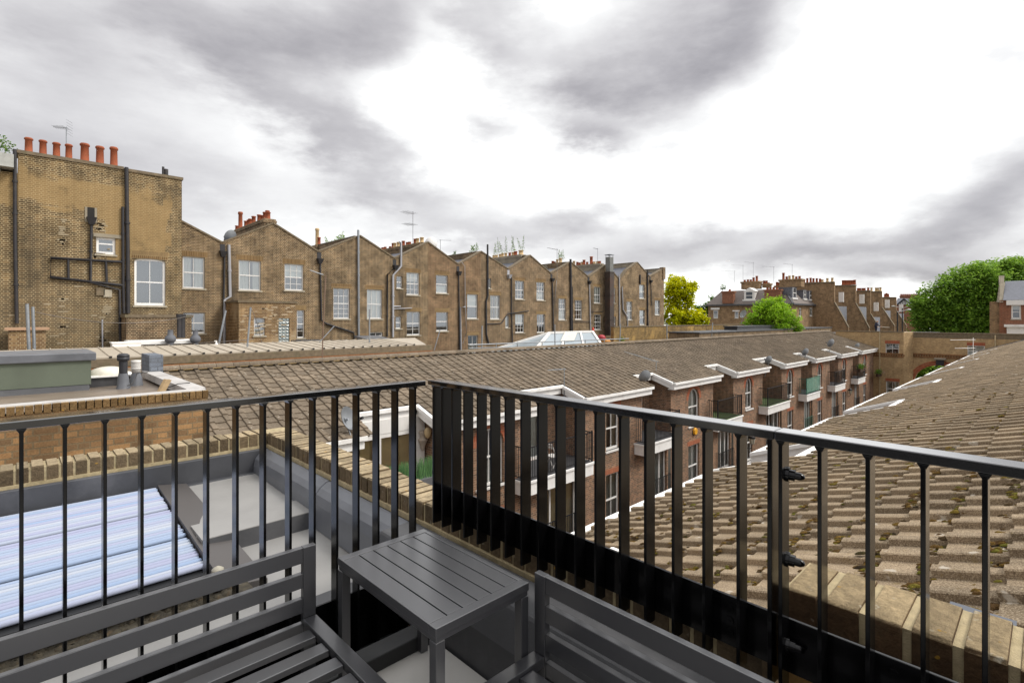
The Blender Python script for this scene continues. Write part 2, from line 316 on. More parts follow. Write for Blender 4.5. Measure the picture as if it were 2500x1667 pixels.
def place(o, loc, rz=0, sc=1, rx=0, ry=0):
    o.location = loc; o.rotation_euler = (rx, ry, rz); o.scale = (sc, sc, sc); return o
# ---------------- facades and windows ----------------
class Plane2:   # a vertical wall: origin, horizontal unit vector, outward normal
    def __init__(s, o, u, n): s.o = Vector(o); s.u = Vector(u); s.n = Vector(n)
    def p(s, u, z, w=0.): return s.o + s.u * u + s.n * w + Vector((0, 0, z))
def obox(mb, F, u0, u1, z0, z1, w0, w1, mi=0):
    mb.hexa([F.p(u0, z0, w0), F.p(u1, z0, w0), F.p(u1, z0, w1), F.p(u0, z0, w1), F.p(u0, z1, w0), F.p(u1, z1, w0), F.p(u1, z1, w1), F.p(u0, z1, w1)], mi)
def arch_top(op, u):
    u0, u1, z0, z1, ar = op
    if ar <= 0: return z1
    c = (u0 + u1) / 2; h = (u1 - u0) / 2; t = max(0., 1 - ((u - c) / h) ** 2)
    return z1 - ar + ar * math.sqrt(t)
def lerp_line(pts, u):
    for (a, za), (b, zb) in zip(pts, pts[1:]):
        if a - 1e-6 <= u <= b + 1e-6: return za + (zb - za) * (u - a) / max(b - a, 1e-9)
    return pts[0][1] if u < pts[0][0] else pts[-1][1]
def facade(mb, F, top, zb, ops, depth=.13, mi=0, mi_in=1, room=.5):
    """wall with holes; top = [(u,z)..]; ops = [(u0,u1,z0,z1,archrise)]"""
    us = {round(u, 4) for u, _ in top}
    for op in ops:
        us.add(round(op[0], 4)); us.add(round(op[1], 4))
        if op[4] > 0:
            for k in range(1, 12): us.add(round(op[0] + (op[1] - op[0]) * (1 - math.cos(math.pi * k / 12)) / 2, 4))
    ua, ub = top[0][0], top[-1][0]; us = sorted(u for u in us if ua - 1e-3 <= u <= ub + 1e-3)
    for a, b in zip(us, us[1:]):
        c = (a + b) / 2; hits = sorted([op for op in ops if op[0] < c < op[1]], key=lambda q: q[2])
        za = zb2 = zb
        for op in hits:
            if op[2] > max(za, zb2) + 1e-4: mb.face([F.p(a, za), F.p(b, zb2), F.p(b, op[2]), F.p(a, op[2])], mi)
            za, zb2 = arch_top(op, a), arch_top(op, b)
        ta, tb = lerp_line(top, a), lerp_line(top, b)
        mb.face([F.p(a, za), F.p(b, zb2), F.p(b, tb), F.p(a, ta)], mi)
    for op in ops:
        u0, u1, z0, z1, ar = op
        pts = [(u0, z0), (u1, z0)] + ([(u1, z1), (u0, z1)] if ar <= 0 else [(u0 + (u1 - u0) * (1 - math.cos(math.pi * k / 12)) / 2, arch_top(op, u0 + (u1 - u0) * (1 - math.cos(math.pi * k / 12)) / 2)) for k in range(12, -1, -1)])
        n = len(pts)
        for i in range(n):
            p, q = pts[i], pts[(i + 1) % n]
            mb.face([F.p(*p), F.p(*q), F.p(q[0], q[1], -depth), F.p(p[0], p[1], -depth)], mi)
            mb.face([F.p(p[0], p[1], -depth), F.p(q[0], q[1], -depth), F.p(q[0], q[1], -room), F.p(p[0], p[1], -room)], mi_in)
        mb.face([F.p(p[0], p[1], -room) for p in pts], mi_in)
def window(parent, F, u0, u1, z0, z1, cols=2, rt=1, rb=1, ar=0., back=None, sill=True, fm=None, mid=.5, inset=.09, fw=.055, name='window', label=None, gap=0., sillm=None, tw=.022):
    """sash window: frame mesh as the part, pane / sill / curtain as its sub-parts"""
    fm = fm or white; fr = MB(); w0, w1 = -inset - .05, -inset
    op = (u0, u1, z0, z1, ar); zs = z1 - ar
    obox(fr, F, u0, u0 + fw, z0, zs, w0, w1); obox(fr, F, u1 - fw, u1, z0, zs, w0, w1); obox(fr, F, u0 + fw, u1 - fw, z0, z0 + fw * 1.3, w0, w1 + .01)
    if ar <= 0: obox(fr, F, u0 + fw, u1 - fw, z1 - fw, z1, w0, w1)
    else:
        K = 14; cu, h = (u0 + u1) / 2, (u1 - u0) / 2
        for k in range(K):
            t0, t1 = math.pi * k / K, math.pi * (k + 1) / K; q = []
            for t, s_ in ((t0, 1), (t1, 1), (t1, 0), (t0, 0)):
                q.append((cu - (h if s_ else h - fw) * math.cos(t), zs + (ar if s_ else ar - fw) * math.sin(t)))
            fr.hexa([F.p(a, b, w0) for a, b in q] + [F.p(a, b, w1) for a, b in q])
    zm = z0 + (z1 - z0) * mid
    if rt and rb: obox(fr, F, u0 + fw, u1 - fw, zm - .025, zm + .025, w0, w1 + .012)
    for c in range(1, cols):
        uc = u0 + (u1 - u0) * c / cols; zt = arch_top(op, uc) - .01 if ar > 0 else z1 - fw
        obox(fr, F, uc - tw / 2, uc + tw / 2, z0 + fw, zt, w0 + .01, w1 - .006)
    for k in range(1, rb):
        z = z0 + (zm - z0) * k / rb; obox(fr, F, u0 + fw, u1 - fw, z - tw / 2, z + tw / 2, w0 + .013, w1 - .009)
    for k in range(1, rt):
        z = zm + (z1 - zm) * k / rt; obox(fr, F, u0 + fw, u1 - fw, z - tw / 2, z + tw / 2, w0 + .013, w1 - .009)
    f = fr.build(name, fm, parent)
    if label: f['label'] = label
    pn = MB(); wg = -inset - .03
    pts = [(u0 + .01, z0 + .01), (u1 - .01, z0 + .01)] + ([(u1 - .01, z1 - .01), (u0 + .01, z1 - .01)] if ar <= 0 else [((u0 + u1) / 2 + ((u1 - u0) / 2 - .01) * math.cos(math.pi * k / 12), zs + (ar - .01) * math.sin(math.pi * k / 12)) for k in range(13)])
    pn.face([F.p(a, b, wg) for a, b in pts]); pn.build('pane', glass, f)
    if sill:
        s_ = MB(); obox(s_, F, u0 - .06, u1 + .06, z0 - .075, z0, -inset, .06); s_.build('sill', sillm or sill_m, f)
    if back:
        cb = MB(); wb = -inset - .14; W_ = u1 - u0; H_ = z1 - z0
        if back in ('curtain', 'beige'):   # two drawn curtains with folds
            for side in (0, 1):
                wd = random.uniform(.28, .5); n = 14
                a = u0 if side == 0 else u1 - W_ * wd
                for k in range(n):
                    ua, ub2 = a + W_ * wd * k / n, a + W_ * wd * (k + 1) / n; d0, d1 = (.02 if k % 2 else -.02), (.02 if (k + 1) % 2 else -.02)
                    cb.face([F.p(ua, z0 + .02, wb + d0), F.p(ub2, z0 + .02, wb + d1), F.p(ub2, z1 - .02, wb + d1), F.p(ua, z1 - .02, wb + d0)])
        elif back == 'net':
            n = 18
            for k in range(n):
                ua, ub2 = u0 + W_ * k / n, u0 + W_ * (k + 1) / n; d0, d1 = (.012 if k % 2 else -.012), (.012 if (k + 1) % 2 else -.012)
                cb.face([F.p(ua, z0, wb + d0), F.p(ub2, z0, wb + d1), F.p(ub2, z1, wb + d1), F.p(ua, z1, wb + d0)])
        elif back == 'half':
            cb.face([F.p(u0, z0, wb), F.p(u1, z0, wb), F.p(u1, z0 + H_ * .42, wb), F.p(u0, z0 + H_ * .42, wb)])
        elif back == 'shade':
            h_ = H_ * random.uniform(.35, .6)
            cb.face([F.p(u0, z1 - h_, wb), F.p(u1, z1 - h_, wb), F.p(u1, z1, wb), F.p(u0, z1, wb)])
        elif back == 'blind':
            n = max(6, int(H_ / .05))
            for k in range(n):
                z = z0 + H_ * k / n; cb.face([F.p(u0, z, wb + .015), F.p(u1, z, wb + .015), F.p(u1, z + H_ / n * .92, wb - .012), F.p(u0, z + H_ / n * .92, wb - .012)])
        cb.build('blind' if back in ('blind', 'shade') else 'curtain', {'beige': curtain_b, 'blind': blind_m}.get(back, curtain_m), f)
    return f
# ================= SETTING: ground =================
g = MB(); g.face([(-400, -400, -11.2), (700, -400, -11.2), (700, 700, -11.2), (-400, 700, -11.2)])
tag(g.build('ground', plain('paving', srgb(120, 116, 108), .95, var=.25, scale=.3, dirt=(srgb(82, 80, 76), .6))), kind='structure')
g = MB(); g.face([(1.9, 4.2, -11.19), (66, 4.2, -11.19), (66, 12.6, -11.19), (1.9, 12.6, -11.19)])
tag(g.build('mews_lane', plain('cobbles', srgb(96, 92, 88), .9, var=.35, scale=3, bump=.6)), kind='structure')
# ================= our roof terrace =================
ZD = -1.405
b = MB(); b.box(-2.2, 1.33, -1.2, 1.88, ZD - .12, ZD); tag(b.build('terrace_floor', plain('pale_deck_membrane', srgb(176, 173, 168), .42, var=.08, scale=1.2, dirt=(srgb(150, 146, 138), .5), bump=.2)), kind='structure')
b = MB(); b.box(-2.2, 1.40, -1.2, 2.46, -3.2, ZD - .13); b.box(1.62, 1.9, -1.2, 4.78, -11.2, -1.115); b.box(-3, 1.88, 4.80, 5.0, -11.2, -1.115)
tag(b.build('building_wall', stock_b), kind='structure')
# roof sheet beyond the railing, in three falls with a low step between
b = MB()
def rsheet(x0, x1, y0, z0, y1, z1): b.hexa([(x0, y0, z0 - .1), (x1, y0, z0 - .1), (x1, y1, z1 - .1), (x0, y1, z1 - .1), (x0, y0, z0), (x1, y0, z0), (x1, y1, z1), (x0, y1, z1)])
rsheet(.80, 1.60, 3.62, -1.34, 4.76, -1.312); rsheet(-3.2, .80, 3.535, -1.47, 4.76, -1.38)
rsheet(-3.2, 1.60, 2.48, -1.44, 3.53, -1.425)

tag(b.build('flat_roof', grey_roof, bevel=.012), kind='structure')
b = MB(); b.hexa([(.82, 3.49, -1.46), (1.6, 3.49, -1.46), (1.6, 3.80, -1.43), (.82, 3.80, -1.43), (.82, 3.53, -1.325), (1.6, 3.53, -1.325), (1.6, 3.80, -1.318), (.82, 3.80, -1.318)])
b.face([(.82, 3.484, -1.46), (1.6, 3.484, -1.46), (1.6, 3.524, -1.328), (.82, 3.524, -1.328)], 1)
tag(b.build('roof_step', [grey_roof, plain('step_front_grey', srgb(66, 66, 68), .4, var=.12, scale=4, bump=.4)]), kind='structure')  # front face of the step in a darker grey than its top
b = MB(); b.box(-2.2, 1.33, 1.86, 1.955, -1.5, -1.345); b.box(-2.2, 1.40, 1.955, 2.31, -1.7, -1.50); tag(b.build('deck_kerb', plain('black_felt', srgb(26, 26, 27), .6, var=.2), bevel=.006), kind='structure')
# dark upstand below the left railing, and the kerb on the deck side
b = MB(); b.box(-3.2, 1.42, 2.30, 2.47, -1.6, -1.335); tag(b.build('roof_upstand', lead_d, bevel=.012), kind='structure')
# lead upstand round the parapets
def seam_strip(name, pts, w, mat, label):
    pass
t = thing('parapet_wall', 'long brick parapet with pale mortar and brick on edge coping around the grey roof below the railing', 'parapet', (1.62, 4.78, -1.4))
def coping_run(mb, x0, y0, dx, dy, n, pitch, z0, h, wid, side, jit=.004, mi=0, joint=.014):
    """brick on edge units along (dx,dy); side = unit vector across; mortar is a slightly lower strip"""
    for k in range(n):
        a = k * pitch + joint / 2 + random.uniform(-.002, .002); c = (k + 1) * pitch - joint / 2 + random.uniform(-.002, .002)
        zt = z0 + h + random.uniform(-jit, jit); zt2 = zt + random.uniform(-jit, jit) * .5; o = random.uniform(-jit, jit)
        p = lambda s, w: (x0 + dx * s + side[0] * (w + o), y0 + dy * s + side[1] * (w + o))
        q = [p(a, 0), p(c, 0), p(c, wid), p(a, wid)]
        r = .006
        bot = [(u, v, z0 + random.uniform(0, .002)) for u, v in q]; top = [(u, v, zt if i < 2 else zt2) for i, (u, v) in enumerate(q)]
        # chipped corners: a ring just below the top pulled outwards
        cx = sum(u for u, v in q) / 4; cy = sum(v for u, v in q) / 4
        mid = [(u, v, z0 + h - .008) for u, v in q]
        top = [(u + (cx - u) * random.uniform(.03, .09), v + (cy - v) * random.uniform(.01, .05), zz) for (u, v), (_, _, zz) in zip(q, top)]
        V = bot + mid + top; rr = random.random()
        mb.mesh(V, [(0, 1, 5, 4), (1, 2, 6, 5), (2, 3, 7, 6), (3, 0, 4, 7), (4, 5, 9, 8), (5, 6, 10, 9), (6, 7, 11, 10), (7, 4, 8, 11), (8, 9, 10, 11)], mi, rr)
def unit_mat(name, side_c, top_c, lich, spots=.5, rough_=.4):
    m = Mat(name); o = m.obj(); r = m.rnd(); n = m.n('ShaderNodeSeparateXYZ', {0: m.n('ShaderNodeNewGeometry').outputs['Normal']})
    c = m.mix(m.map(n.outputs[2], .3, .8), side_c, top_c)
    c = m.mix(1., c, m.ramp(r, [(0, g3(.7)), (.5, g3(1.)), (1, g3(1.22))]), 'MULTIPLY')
    c = m.mix(1., c, m.ramp(m.noise(o, 38, 5, .7), [(.3, g3(.66)), (.7, g3(1.25))]), 'MULTIPLY')
    c = m.mix(m.map(m.noise(o, 7, 5, .65), .52, .7, 0, .6), c, lich)
    f = m.noise(o, 16, 3, .6); c = m.mix(m.map(f, .66, .72, 0, spots), c, srgb(214, 205, 184))
    c = m.mix(m.map(m.noise(o, 21, 2, .6), .70, .74, 0, .7), c, srgb(196, 150, 52))
    return m.out(c, .95, 0, m.noise(o, 42, 6, .75), .9, .012 + .02 * rough_, .2)
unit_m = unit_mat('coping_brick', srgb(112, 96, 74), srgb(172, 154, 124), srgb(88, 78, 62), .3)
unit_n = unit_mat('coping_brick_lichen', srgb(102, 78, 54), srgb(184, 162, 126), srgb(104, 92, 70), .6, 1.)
mort = plain('sandy_mortar', srgb(170, 154, 120), .97, var=.25, scale=26, dirt=(srgb(126, 112, 78), .7), bump=.8)
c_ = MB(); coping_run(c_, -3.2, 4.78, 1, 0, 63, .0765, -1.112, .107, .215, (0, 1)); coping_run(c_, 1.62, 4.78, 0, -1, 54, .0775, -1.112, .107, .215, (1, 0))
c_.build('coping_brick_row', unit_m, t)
c_ = MB(); c_.box(-3.2, 1.615, 4.784, 4.99, -1.125, -1.016); c_.box(1.625, 1.83, .62, 4.99, -1.125, -1.016); c_.box(-3.2, 1.63, 4.772, 4.79, -1.135, -1.105); c_.box(1.606, 1.63, .62, 4.772, -1.135, -1.105)
c_.build('mortar', mort, t)
c_ = MB()   # lead dressed up the wall, rounded roll on the right-hand run
for k in range(3):
    c_.box(-3.2 + k * 1.62, -3.2 + (k + 1) * 1.62 - .004, 4.735 - .003 * (k % 2), 4.776, -1.33, -1.128, 1)
c_.box(-3.2, 1.6, 4.68, 4.745, -1.335, -1.306, 1)
prof = [(1.60, -1.128), (1.575, -1.135), (1.53, -1.165), (1.50, -1.20), (1.487, -1.26), (1.48, -1.43), (1.60, -1.44)]
for y0, y1, dz in ((4.735, 3.5, 0), (3.496, 2.49, -.002)):
    c_.prism([(x, y0, z + dz) for x, z in prof], (0, y1 - y0, 0))
c_.build('lead_flashing', [lead, plain('dark_lead', srgb(66, 67, 71), .5, var=.2, scale=5, dirt=(srgb(112, 112, 116), .5))], t, bevel=.008)
c_ = MB(); c_.prism([(1.40, 2.46, -1.115), (1.60, 2.46, -1.115), (1.60, 2.46, -1.44), (1.34, 2.46, -1.44), (1.345, 2.46, -1.25)], (0, -3.6, 0)); c_.build('felt_upstand', lead_d, t, bevel=.015)
c_ = MB(); c_.lathe((1.36, 1.13, -1.30), [(.05, -.012), (.05, .0), (.038, .004), (.036, -.02)], 20)
# upper piece of wall at the right with wide bricks
t = thing('raised_parapet', 'raised lichen covered brick coping of wide bricks beside the mossy tiles at the lower right', 'parapet', (1.67, .56, -1))
b = MB(); b.box(1.675, 1.905, -1.2, .555, -2.4, -.905); b.build('wall', stock_y, t)
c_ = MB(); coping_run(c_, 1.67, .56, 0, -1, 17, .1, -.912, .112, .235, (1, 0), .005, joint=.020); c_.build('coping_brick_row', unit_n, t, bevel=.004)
c_ = MB(); c_.box(1.676, 1.90, -1.2, .556, -.93, -.807); c_.build('mortar', mort, t)
# ---------------- railings ----------------
def bolt(mb, c, d, r=.0135, l=.042):   # domed nut pointing along d
    c = Vector(c); d = Vector(d).normalized()
    mb.tube([c - d * .005, c + d * .004], r * 1.5, 16); mb.tube([c + d * .004, c + d * .018], r * 1.15, 6)
    mb.tube([c + d * .016, c + d * (.03), c + d * (l - .01), c + d * (l - .003), c + d * l], [r * .8, r * .8, r * .75, r * .5, r * .12], 12)
t = thing('metal_railing', 'black flat bar railing in front of the grey roof and blue tubes on the left', 'railing', (0, 2.16, ZD), 'black terrace railings')
b = MB(); b.box(-2.3, 1.462, 2.128, 2.190, -.330, -.305); b.build('handrail', rail_m, t, bevel=.003)
xs = [52, 158, 254, 343, 427, 502.7, 574.7, 642.6, 705, 762.5, 819, 869.6, 917, 963, 1007]
X0 = [P(x, 900, Y=2.16).x for x in xs]; pitch = (X0[-1] - X0[0]) / 14
for k in range(-9, 15):
    x = X0[-1] - (14 - k) * pitch; b = MB(); b.box(x - .005, x + .005, 2.133, 2.185, -1.49, -.331); b.hexa([(x - .005, 2.135, -.344), (x + .005, 2.135, -.344), (x + .005, 2.183, -.344), (x - .005, 2.183, -.344), (x - .012, 2.131, -.331), (x + .012, 2.131, -.331), (x + .012, 2.187, -.331), (x - .012, 2.187, -.331)]); b.build('baluster', black, t, bevel=.0015)
b = MB(); b.box(-2.3, 1.462, 2.1865, 2.197, -1.50, -1.235); b.build('base_plate', black, t, bevel=.002)
t = thing('metal_railing', 'black flat bar railing with deep base plate beside the mossy tiled roof on the right', 'railing', (1.53, 1, ZD), 'black terrace railings')
b = MB(); b.box(1.498, 1.562, .527, 2.165, -.332, -.307); b.box(1.498, 1.562, -1.3, .5255, -.332, -.307); b.build('handrail', rail_m, t, bevel=.003)
ys = [2.128, 2.053, 1.973, 1.884, 1.787, 1.696, 1.604, 1.509, 1.415, 1.319, 1.224, 1.133, 1.029, .93, .83, .729, .626, .512, .417, .312, .205, .1, -.005, -.11, -.215, -.32]
for y in ys:
    w = .005; b = MB(); b.box(1.503, 1.558, y - w, y + w, -1.013, -.333); b.hexa([(1.505, y - w, -.346), (1.556, y - w, -.346), (1.556, y + w, -.346), (1.505, y + w, -.346), (1.501, y - .012, -.333), (1.56, y - .012, -.333), (1.56, y + .012, -.333), (1.501, y + .012, -.333)]); b.build('baluster', black, t, bevel=.0015)
b = MB(); b.box(1.503, 1.558, .534, .546, -1.013, -.333); b.build('baluster', black, t, bevel=.0015)
b = MB(); b.box(1.5595, 1.569, .53, 2.14, -.985, -.835); b.box(1.5595, 1.569, -1.3, .526, -.985, -.835); b.build('base_plate', black, t, bevel=.002)
for z in (-.43, -.665, -.90): b = MB(); bolt(b, (1.545, .512 - .006, z), (.15, -1, -.06)); b.build('bolt', black, t)
for z in (-.875, -.91, -.945):
    for y in (.675, .27): b = MB(); b.tube([(1.5595, y, z), (1.556, y, z)], .0135, 16); b.tube([(1.556, y, z), (1.5545, y, z)], .006, 6); b.build('screw', black, t)
# ---------------- table ----------------
t = thing('side_table', 'dark grey slatted metal side table in the corner of the terrace between the two benches', 'table', (1.07, 1.55, ZD))
tx0, tx1, ty0, ty1, tz = .885, 1.272, 1.238, 1.868, -.90
n = 6; fr = .036; b = MB()
b.box(tx0, tx1, ty0, ty0 + fr, tz - .028, tz); b.box(tx0, tx1, ty1 - fr, ty1, tz - .028, tz); b.box(tx0, tx0 + .008, ty0 + fr, ty1 - fr, tz - .028, tz); b.box(tx1 - .018, tx1, ty0 + fr, ty1 - fr, tz - .028, tz)
b.box(tx0 + .003, tx1 - .003, ty0 + .003, ty1 - .003, tz - .045, tz - .026); b.build('table_top', anth, t, bevel=.002)
for k in range(n):
    wd = (tx1 - tx0 - .008 - .018) / n; x = tx0 + .008 + k * wd
    s_ = MB(); s_.box(x + (.0025 if k else -.001), x + wd - .0025, ty0 + fr + .0015, ty1 - fr - .0025, tz - .02, tz - .0008); s_.build('slat', anth, t, bevel=.001)
for (x, y) in ((tx0, ty0), (tx1 - .036, ty0), (tx0, ty1 - .036), (tx1 - .036, ty1 - .036)):
    l = MB(); l.box(x + .001, x + .035, y + .001, y + .035, ZD, tz - .045); l.build('leg', anth, t, bevel=.002)

# ---------------- benches (metal frames without cushions) ----------------
def bench(label, L, origin, rz, mirror=False, D_=.72):
    """local frame: back along +x from x=0 (end stile) to L, seat towards -y, z up from the deck"""
    t = thing('garden_bench', label, 'bench', (0, 0, 0), 'slatted metal benches without cushions'); ORG[t.name] = Vector((0, 0, 0))
    sg = -1 if mirror else 1
    def bx(mb, x0, x1, y0, y1, z0, z1): mb.box(min(sg * x0, sg * x1), max(sg * x0, sg * x1), y0, y1, z0, z1)
    for q_ in ((0, .048, -.026, 0, .0, .535), (L - .048, L, -.026, 0, .0, .535), (L / 2 - .02, L / 2 + .02, .003, .02, .22, .5)): st = MB(); bx(st, *q_); st.build('back_stile', anth, t, bevel=.002)
    for k, (z1, z0) in enumerate(((.535, .476), (.437, .382), (.343, .288), (.249, .200))):
        s_ = MB(); bx(s_, .0485, L - .0485, -.024, -.002, z0, z1); s_.build('back_slat', anth, t, bevel=.002)
    s_ = MB(); bx(s_, .0, .05, -D_, -.03, .235, .268); bx(s_, L - .05, L, -D_, -.03, .235, .268); bx(s_, .05, L - .05, -D_, -D_ + .04, .235, .268); bx(s_, L / 2 - .02, L / 2 + .02, -D_ + .04, -.03, .205, .232); s_.build('seat_frame', anth, t, bevel=.002)
    for k in range(6):
        y = -.09 - k * .108; s_ = MB(); bx(s_, .052, L - .052, y - .058, y, .2335, .256); s_.build('seat_slat', anth, t, bevel=.002)
    for (x, y) in ((0, -D_), (L - .045, -D_), (L / 2, -D_ + .02), (L / 2, -.08)):
        l = MB(); bx(l, x + .001, x + .044, y + .001, y + .044, 0, .234 if x != L / 2 else .204); l.build('leg', anth, t, bevel=.002)
    place(t, origin, rz); return t
bench('long slatted metal bench with its back to the left railing, nearest the blue tubes', 2.0, (.845, 1.995, ZD), 0, mirror=True)
bench('slatted metal bench with its back to the right railing, right of the side table', 1.7, (1.318, 1.232, ZD), R(-90), mirror=False)
# ---------------- solar tube collector ----------------
t = thing('tube_collector', 'rows of pale blue glass tubes lying on the grey roof behind the left railing', 'solar collector', (-.5, 4, -1.4))
m = Mat('frosted_blue_tube'); r = m.rnd()
c = m.ramp(r, [(0, srgb(142, 160, 188)), (.35, srgb(162, 171, 187)), (.65, srgb(156, 160, 184)), (1, srgb(174, 180, 190))])
tube_m = m.out(c, .55, 0, None, spec=.15)
nt_ = 38; yA, yB, zA, zB = 4.69, 3.30, -1.305, -1.42
bays_ = []; y = 0
for k in range(nt_):
    bays_.append(y); y += 1
    if k in (12, 25): y += .9
tot = y
for k in range(nt_):
    f = bays_[k] / tot; yy = yA + (yB - yA) * f; zz = zA + (zB - zA) * f; r_ = .0145 + (0.001 if k % 2 else 0)
    s_ = MB(); xr = .79 + .0 * f + random.uniform(-.008, .004)
    s_.tube([(-3.1, yy, zz + r_), (xr - .012, yy, zz + r_), (xr - .003, yy, zz + r_), (xr, yy, zz + r_)], [r_, r_, r_ * .85, r_ * .4], 12)
    s_.r = [random.random()] * len(s_.r); s_.build('glass_tube', tube_m, t)
s_ = MB(); s_.hexa([(-3.1, 3.27, -1.46), (.80, 3.27, -1.46), (.80, 4.73, -1.345), (-3.1, 4.73, -1.345), (-3.1, 3.27, -1.425), (.80, 3.27, -1.425), (.80, 4.73, -1.312), (-3.1, 4.73, -1.312)]); s_.build('backing_tray', plain('black_tray', srgb(14, 15, 18), .6), t)
s_ = MB(); s_.hexa([(.80, 2.95, -1.48), (1.0, 2.95, -1.46), (.985, 4.70, -1.36), (.80, 4.70, -1.36), (.795, 2.95, -1.385), (1.0, 2.95, -1.405), (.985, 4.70, -1.29), (.795, 4.70, -1.262)]); s_.build('side_flashing', plain('grey_steel_flashing', srgb(84, 80, 78), .45, .2, var=.1, scale=2), t, bevel=.003)
t = thing('roof_vent', 'small cream vent cap standing at the near corner of the blue tubes', 'vent', (.80, 3.1, -1.4))
s_ = MB(); s_.lathe((.80, 3.12, -1.42), [(.02, 0), (.02, .05), (.03, .055), (.03, .07), (.015, .08), (.006, .085)], 14); s_.build('cap', plain('cream_plastic', srgb(170, 164, 148), .6), t)
p_ = MB(); p_.tube([(-3, 2.93, -1.352), (.45, 2.93, -1.352), (.70, 2.93, -1.352), (.78, 2.95, -1.37), (.82, 3.02, -1.40)], .022, 12)
for x in (-.9, -.2, .42): p_.tube([(x, 2.93, -1.352), (x + .05, 2.93, -1.352)], .03, 10)
tag(p_.build('waste_pipe', plain('black_rubber', srgb(34, 32, 32), .5, var=.2)), 'black round pipe running along the mossy gutter behind the left bench', 'pipe')
p_ = MB(); random.seed(5); X = -3
while X < .85:
    for j in range(3):
        w = random.uniform(.012, .035); y = random.uniform(2.86, 3.0); p_.lathe((X, y, -1.392), [(w, 0), (w * .8, .006), (w * .3, .011)], 7)
    X += .035
tag(p_.build('moss', plain('gutter_moss', srgb(66, 60, 48), 1, var=.6, scale=40, dirt=(srgb(110, 86, 56), .6), bump=1)), 'brown moss and grit lying along the black pipe', 'moss', kind='stuff')
# ================= neighbour's roof =================
t = thing('neighbour_building', 'brick neighbour with flat roof and white edged parapet left of the tiled roof', 'building', (1, 8, -3))
F = Plane2((0, 8.0, 0), (1, 0, 0), (0, -1, 0)); b = MB(); facade(b, F, [(-9, -1.08), (1.93, -1.08)], -6, [], .1)
b.face([(1.93, 8, -6), (1.93, 11.9, -6), (1.93, 11.9, -1.08), (1.93, 8, -1.08)]); b.face([(1.78, 8.2, -1.6), (1.78, 11.6, -1.6), (1.78, 11.6, -1.08), (1.78, 8.2, -1.08)], 2); b.face([(-9, 8.215, -1.6), (1.78, 8.215, -1.6), (1.78, 8.215, -1.08), (-9, 8.215, -1.08)], 2)
b.build('wall', [near_b, interior, grey_b], t)
b = MB(); obox(b, F, -2.2, .42, -2.115, -1.93, .0, .004)
for k in range(36): pass
b.build('window_arch', brick('glossy_red_soldiers', srgb(168, 60, 44), srgb(150, 48, 36), srgb(136, 44, 34), srgb(190, 150, 120), .2, .1, rowh=.4, bw=.068, mo=.006), t)
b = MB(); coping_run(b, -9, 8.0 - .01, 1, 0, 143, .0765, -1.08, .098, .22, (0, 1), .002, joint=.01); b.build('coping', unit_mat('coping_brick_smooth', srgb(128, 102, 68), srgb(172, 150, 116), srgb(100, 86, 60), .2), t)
b = MB(); b.box(-9, 1.92, 8.03, 8.225, -1.0, -.972); b.box(1.72, 1.955, 8.225, 11.6, -1.08, -.965); b.build('white_edge', plain('worn_white_capping', srgb(186, 182, 178), .6, var=.15, scale=5, dirt=(srgb(120, 114, 106), .6)), t, bevel=.004)
b = MB(); b.box(1.79, 2.0, 11.3, 12.1, -1.6, -.67); b.build('brick_stub', [grey_b], t)
b = MB(); b.box(-9, 1.8, 8.2, 13.4, -1.3, -1.12); b.build('roof', plain('wet_felt', srgb(126, 112, 98), .35, var=.3, scale=1.2, dirt=(srgb(160, 150, 138), .5), bump=.3), t)
t = thing('roof_box', 'green mineral felt clad roof box with lead capping on the left', 'roof hatch', (-2, 10, -1.5))
c0 = P(226, 944, Z=-1.42); c0 = Vector((.62, 9.1, -1.42))
b = MB(); b.box(-7, .90, 10.5, 11.75, -1.035, -.66); b.build('cladding', green_felt, t)
b = MB(); b.box(-7, .96, 10.45, 11.8, -.662, -.535); b.build('capping', lead, t, bevel=.015)
b = MB(); b.box(-7, .87, 10.53, 11.7, -1.13, -1.03); b.hexa([(-7, 10.42, -1.125), (.88, 10.42, -1.125), (.88, 10.54, -1.125), (-7, 10.54, -1.125), (-7, 10.5, -1.04), (.88, 10.5, -1.04), (.88, 10.54, -1.04), (-7, 10.54, -1.04)]); b.build('upstand', lead_d, t, bevel=.01)
def flue(label, x, y, z0, prof, mat, parts=()):
    t = thing('roof_flue', label, 'flue', (x, y, z0)); b = MB(); b.lathe((x, y, z0), prof, 18); b.build('pipe', mat, t)
    for nm, pr, mt in parts: b = MB(); b.lathe((x, y, z0), pr, 18); b.build(nm, mt, t)
dk = plain('black_plastic', srgb(44, 44, 48), .5, var=.15)
p = P(301, 950, Y=10.3)
flue('tall black plastic flue on the neighbour roof, right of the green box', p.x, 10.3, -1.12, [(.058, 0), (.058, .50)], dk, (('cowl', [(.06, .44), (.082, .445), (.084, .50), (.07, .502), (.084, .505), (.084, .53), (.055, .555), (.02, .56)], dk), ('lead_collar', [(.10, 0), (.088, .03), (.078, .13), (.068, .2), (.062, .24)], lead)))
p = P(332, 945, Y=10.6)
flue('white louvred flue with lead collar beside the grey brick stub', p.x, 10.6, -1.12, [(.055, .1), (.055, .22), (.064, .225), (.064, .33)], plain('old_white_plastic', srgb(188, 184, 178), .6), (('cowl', [(.07, .28), (.07, .3), (.058, .305), (.07, .31), (.07, .33), (.058, .335), (.07, .34), (.07, .36), (.058, .365), (.07, .37), (.07, .42), (.02, .425)], plain('louvre_white', srgb(206, 202, 196), .6)), ('lead_collar', [(.105, 0), (.098, .03), (.08, .14), (.06, .21)], lead)))
t = thing('roof_dome', 'cream domed rooflight behind the black flue', 'rooflight', (.9, 10.8, -1.5))
p = P(266, 925, Y=11.0); x, y = p.x, 11.05
